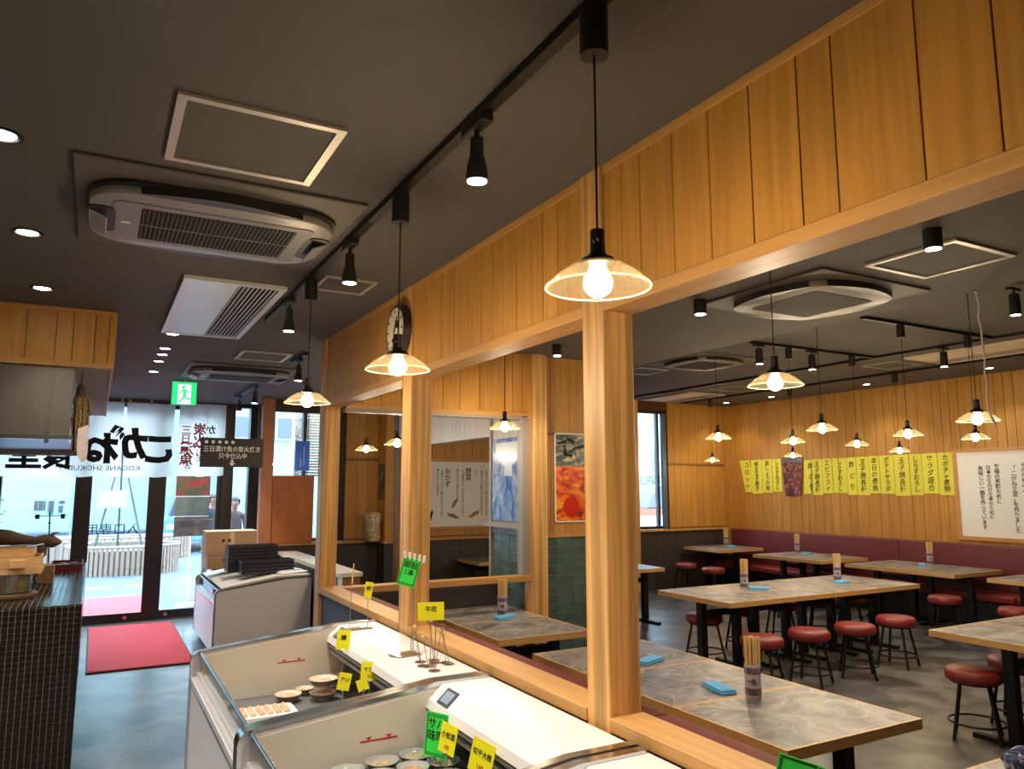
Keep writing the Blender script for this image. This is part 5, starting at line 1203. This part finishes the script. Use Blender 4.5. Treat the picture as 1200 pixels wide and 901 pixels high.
foliage(tr_, -1.85, 16, .95, 3.0, .5, 420, 8, .1)
# parked van with an orange band
vn = thing('parked_van', 'white van with an orange band parked outside the dining room window', 'van', (14, 16.5, GZ))
VW = mat('van_white', (150, 154, 158), .3)
MB().prism([(12.2, .35), (15.6, .35), (15.6, .98), (12.2, .98)], 'Y', 16.0, 17.6).bevel(.04, 2).done('lower_body', VW, vn)
MB().prism([(12.4, .98), (15.6, .98), (15.5, 1.05), (12.45, 1.05)], 'Y', 16.02, 17.58).done('waist', VW, vn)
box('orange_band', mat('van_orange', (176, 60, 30), .4), 12.2, 15.6, 15.99, 17.61, .96, 1.14, vn)
MB().prism([(12.9, 1.14), (15.6, 1.14), (15.5, 1.75), (13.3, 1.75)], 'Y', 16.05, 17.55).bevel(.03, 2).done('cab', EXTG, vn)
for x in (12.9, 15.0):
    MB().cyl((x, 15.98, .33), (x, 16.2, .33), .33, seg=24).done('tyre', BLACKP, vn, 40); MB().cyl((x, 15.97, .33), (x, 15.99, .33), .19, seg=18).done('hub', STEEL, vn)
# parked car behind the flag
cr = thing('parked_car', 'bluish parked car half hidden behind the picture flag', 'car', (2.4, 22.5, GZ)); CB = mat('car_blue', (70, 112, 140), .25)
MB().prism([(1.62, .3), (3.3, .3), (3.3, .85), (3.2, .95), (1.72, .95), (1.62, .85)], 'Y', 22, 25.6).bevel(.03, 2).done('body', CB, cr)
MB().prism([(1.78, .95), (3.14, .95), (3.0, 1.42), (1.92, 1.42)], 'Y', 22.5, 25.2).bevel(.03, 2).done('cabin', EXTG, cr)
for x in (1.63, 3.1):
    for y in (22.8, 24.9): MB().cyl((x, y, .31), (x+.18, y, .31), .31, seg=18).done('wheel', BLACKP, cr)
for x in (1.72, 2.95): box('headlamp', PAPER, x, x+.22, 21.98, 22.02, .62, .74, cr)
# slatted screen and rough column by the window
ss = thing('slatted_screen', 'brown horizontal slatted screen outside the window by the rear post', 'screen', (2.95, 12.2, GZ))
for k in range(24): piece('slat', mat('screen_slat', (150, 118, 92), .7), 2.84, 3.5, 12.2, 12.225, 1.9+.045*k, 1.932+.045*k, ss)
for x in (2.86, 2.95, 3.4): box('upright', BLACK, x, x+.012, 12.185, 12.2, GZ, 3.0, ss)
rc = thing('rough_column', 'rough speckled stone column outside the window', 'column', (2.78, 12.1, GZ))
MB().box(2.72, 2.82, 12.1, 12.3, GZ, 3.2).bevel(.01, 1).done('shaft', patches('rough_stone', [(96, 86, 80), (160, 150, 144), (206, 200, 198)], 25), rc)
wsn = thing('standing_sign', 'white standing board beside the person outside', 'sign', (2.4, 13.7, GZ))
box('board', PAPER, 2.24, 2.52, 13.68, 13.7, .85, 1.3, wsn); MB().cyl((2.38, 13.7, GZ), (2.38, 13.7, .9), .015, seg=8).done('leg', STEEL, wsn); MB().lathe([(0, 0), (.15, 0), (.14, .03), (0, .03)], (2.38, 13.7, GZ), 14).done('base', STEEL, wsn)

# people outside
SKIN = mat('skin', (118, 88, 74), .55)
def person(label, x, y, hgt, rz, top, trousers, hair, bend=0.0):
    t = thing('person', label, 'person', (0, 0, 0)); s = hgt/1.62
    J = [((0,0,.86),.12,.1,-1), ((0,0,1.05),.125,.095,0), ((0,.01,1.25),.14,.1,1), ((0,.005,1.34),.09,.07,2), ((0,-.005,1.40),.048,.05,3), ((0,-.02,1.46),.055,.065,4), ((0,-.02,1.54),.074,.088,5), ((0,-.015,1.59),.05,.06,6),
         ((-.15,.01,1.31),.055,.055,3), ((-.2,.02,1.08),.045,.045,8), ((-.17,-.12,.92),.035,.035,9), ((-.14,-.2,.9),.028,.034,10), ((.15,.01,1.31),.055,.055,3), ((.2,.02,1.08),.045,.045,12), ((.17,-.12,.92),.035,.035,13), ((.14,-.2,.9),.028,.034,14),
         ((-.09,0,.8),.085,.09,0), ((-.1,-.01,.45),.058,.062,16), ((-.1,.02,.08),.042,.045,17), ((-.1,-.12,.035),.035,.03,18), ((.09,0,.8),.085,.09,0), ((.1,-.01,.45),.058,.062,20), ((.1,.02,.08),.042,.045,21), ((.1,-.12,.035),.035,.03,22)]
    me = bpy.data.meshes.new('body'); me.from_pydata([V(j[0])*s for j in J], [(j[3], i) for i, j in enumerate(J) if j[3] >= 0], [])
    o = bpy.data.objects.new('body', me); COL.objects.link(o); o.modifiers.new('skin', 'SKIN'); o.modifiers.new('sub', 'SUBSURF').levels = 1
    for i, j in enumerate(J): me.skin_vertices[0].data[i].radius = (j[1]*s, j[2]*s); me.skin_vertices[0].data[i].use_root = (i == 0)
    dg = bpy.context.evaluated_depsgraph_get(); m2 = bpy.data.meshes.new_from_object(o.evaluated_get(dg)); bpy.data.objects.remove(o)
    for m in (SKIN, top, trousers): m2.materials.append(m)
    for p in m2.polygons:
        c = p.center/s; p.use_smooth = True
        p.material_index = 0 if c.z > 1.385 or (abs(c.x) > .1 and c.y < -.15 and c.z > .7) else (1 if c.z > .84 else 2)
    M4 = Matrix.Translation((x, y, GZ)) @ Matrix.Rotation(rz, 4, 'Z'); m2.transform(M4); bo = link('body', m2, t)
    def part(b, n, m):
        me_ = b.mesh(n, m, 60); me_.transform(M4 @ Matrix.Scale(s, 4)); return link(n, me_, t)
    hb = MB().sphere((0, .0, 1.555), .092, 18, 12, (.95, 1.08, 1.0))
    bmesh.ops.delete(hb.bm, geom=[v for v in hb.bm.verts if v.co.y < -.045 and v.co.z < 1.575], context='VERTS'); part(hb, 'hair', hair)
    for sx in (-1, 1):
        part(MB().sphere((sx*.028, -.098, 1.53), .009, 8, 6), 'eye', INK); part(MB().sphere((sx*.078, -.01, 1.525), .018, 8, 6, (.5, 1, 1.4)), 'ear', SKIN)
    part(MB().cyl((0, -.1, 1.53), (0, -.118, 1.5), .007, .012, 8), 'nose', SKIN); part(MB().box(-.02, .02, -.103, -.095, 1.465, 1.472), 'mouth', mat('lip', (170, 104, 96), .6))
    return t
person('person outside in a grey coat over a patterned top, dark short hair', 2.09, 13.5, 1.58, -.25, mat('grey_coat', (52, 48, 52), .8), mat('dark_trousers', (48, 48, 56), .8), mat('dark_hair', (30, 26, 28), .6))
person('person outside in a dark navy jacket, mostly hidden by the door mullion', 1.82, 14.2, 1.62, .5, mat('navy_jacket', (22, 26, 40), .8), MATS['dark_trousers'], MATS['dark_hair'])
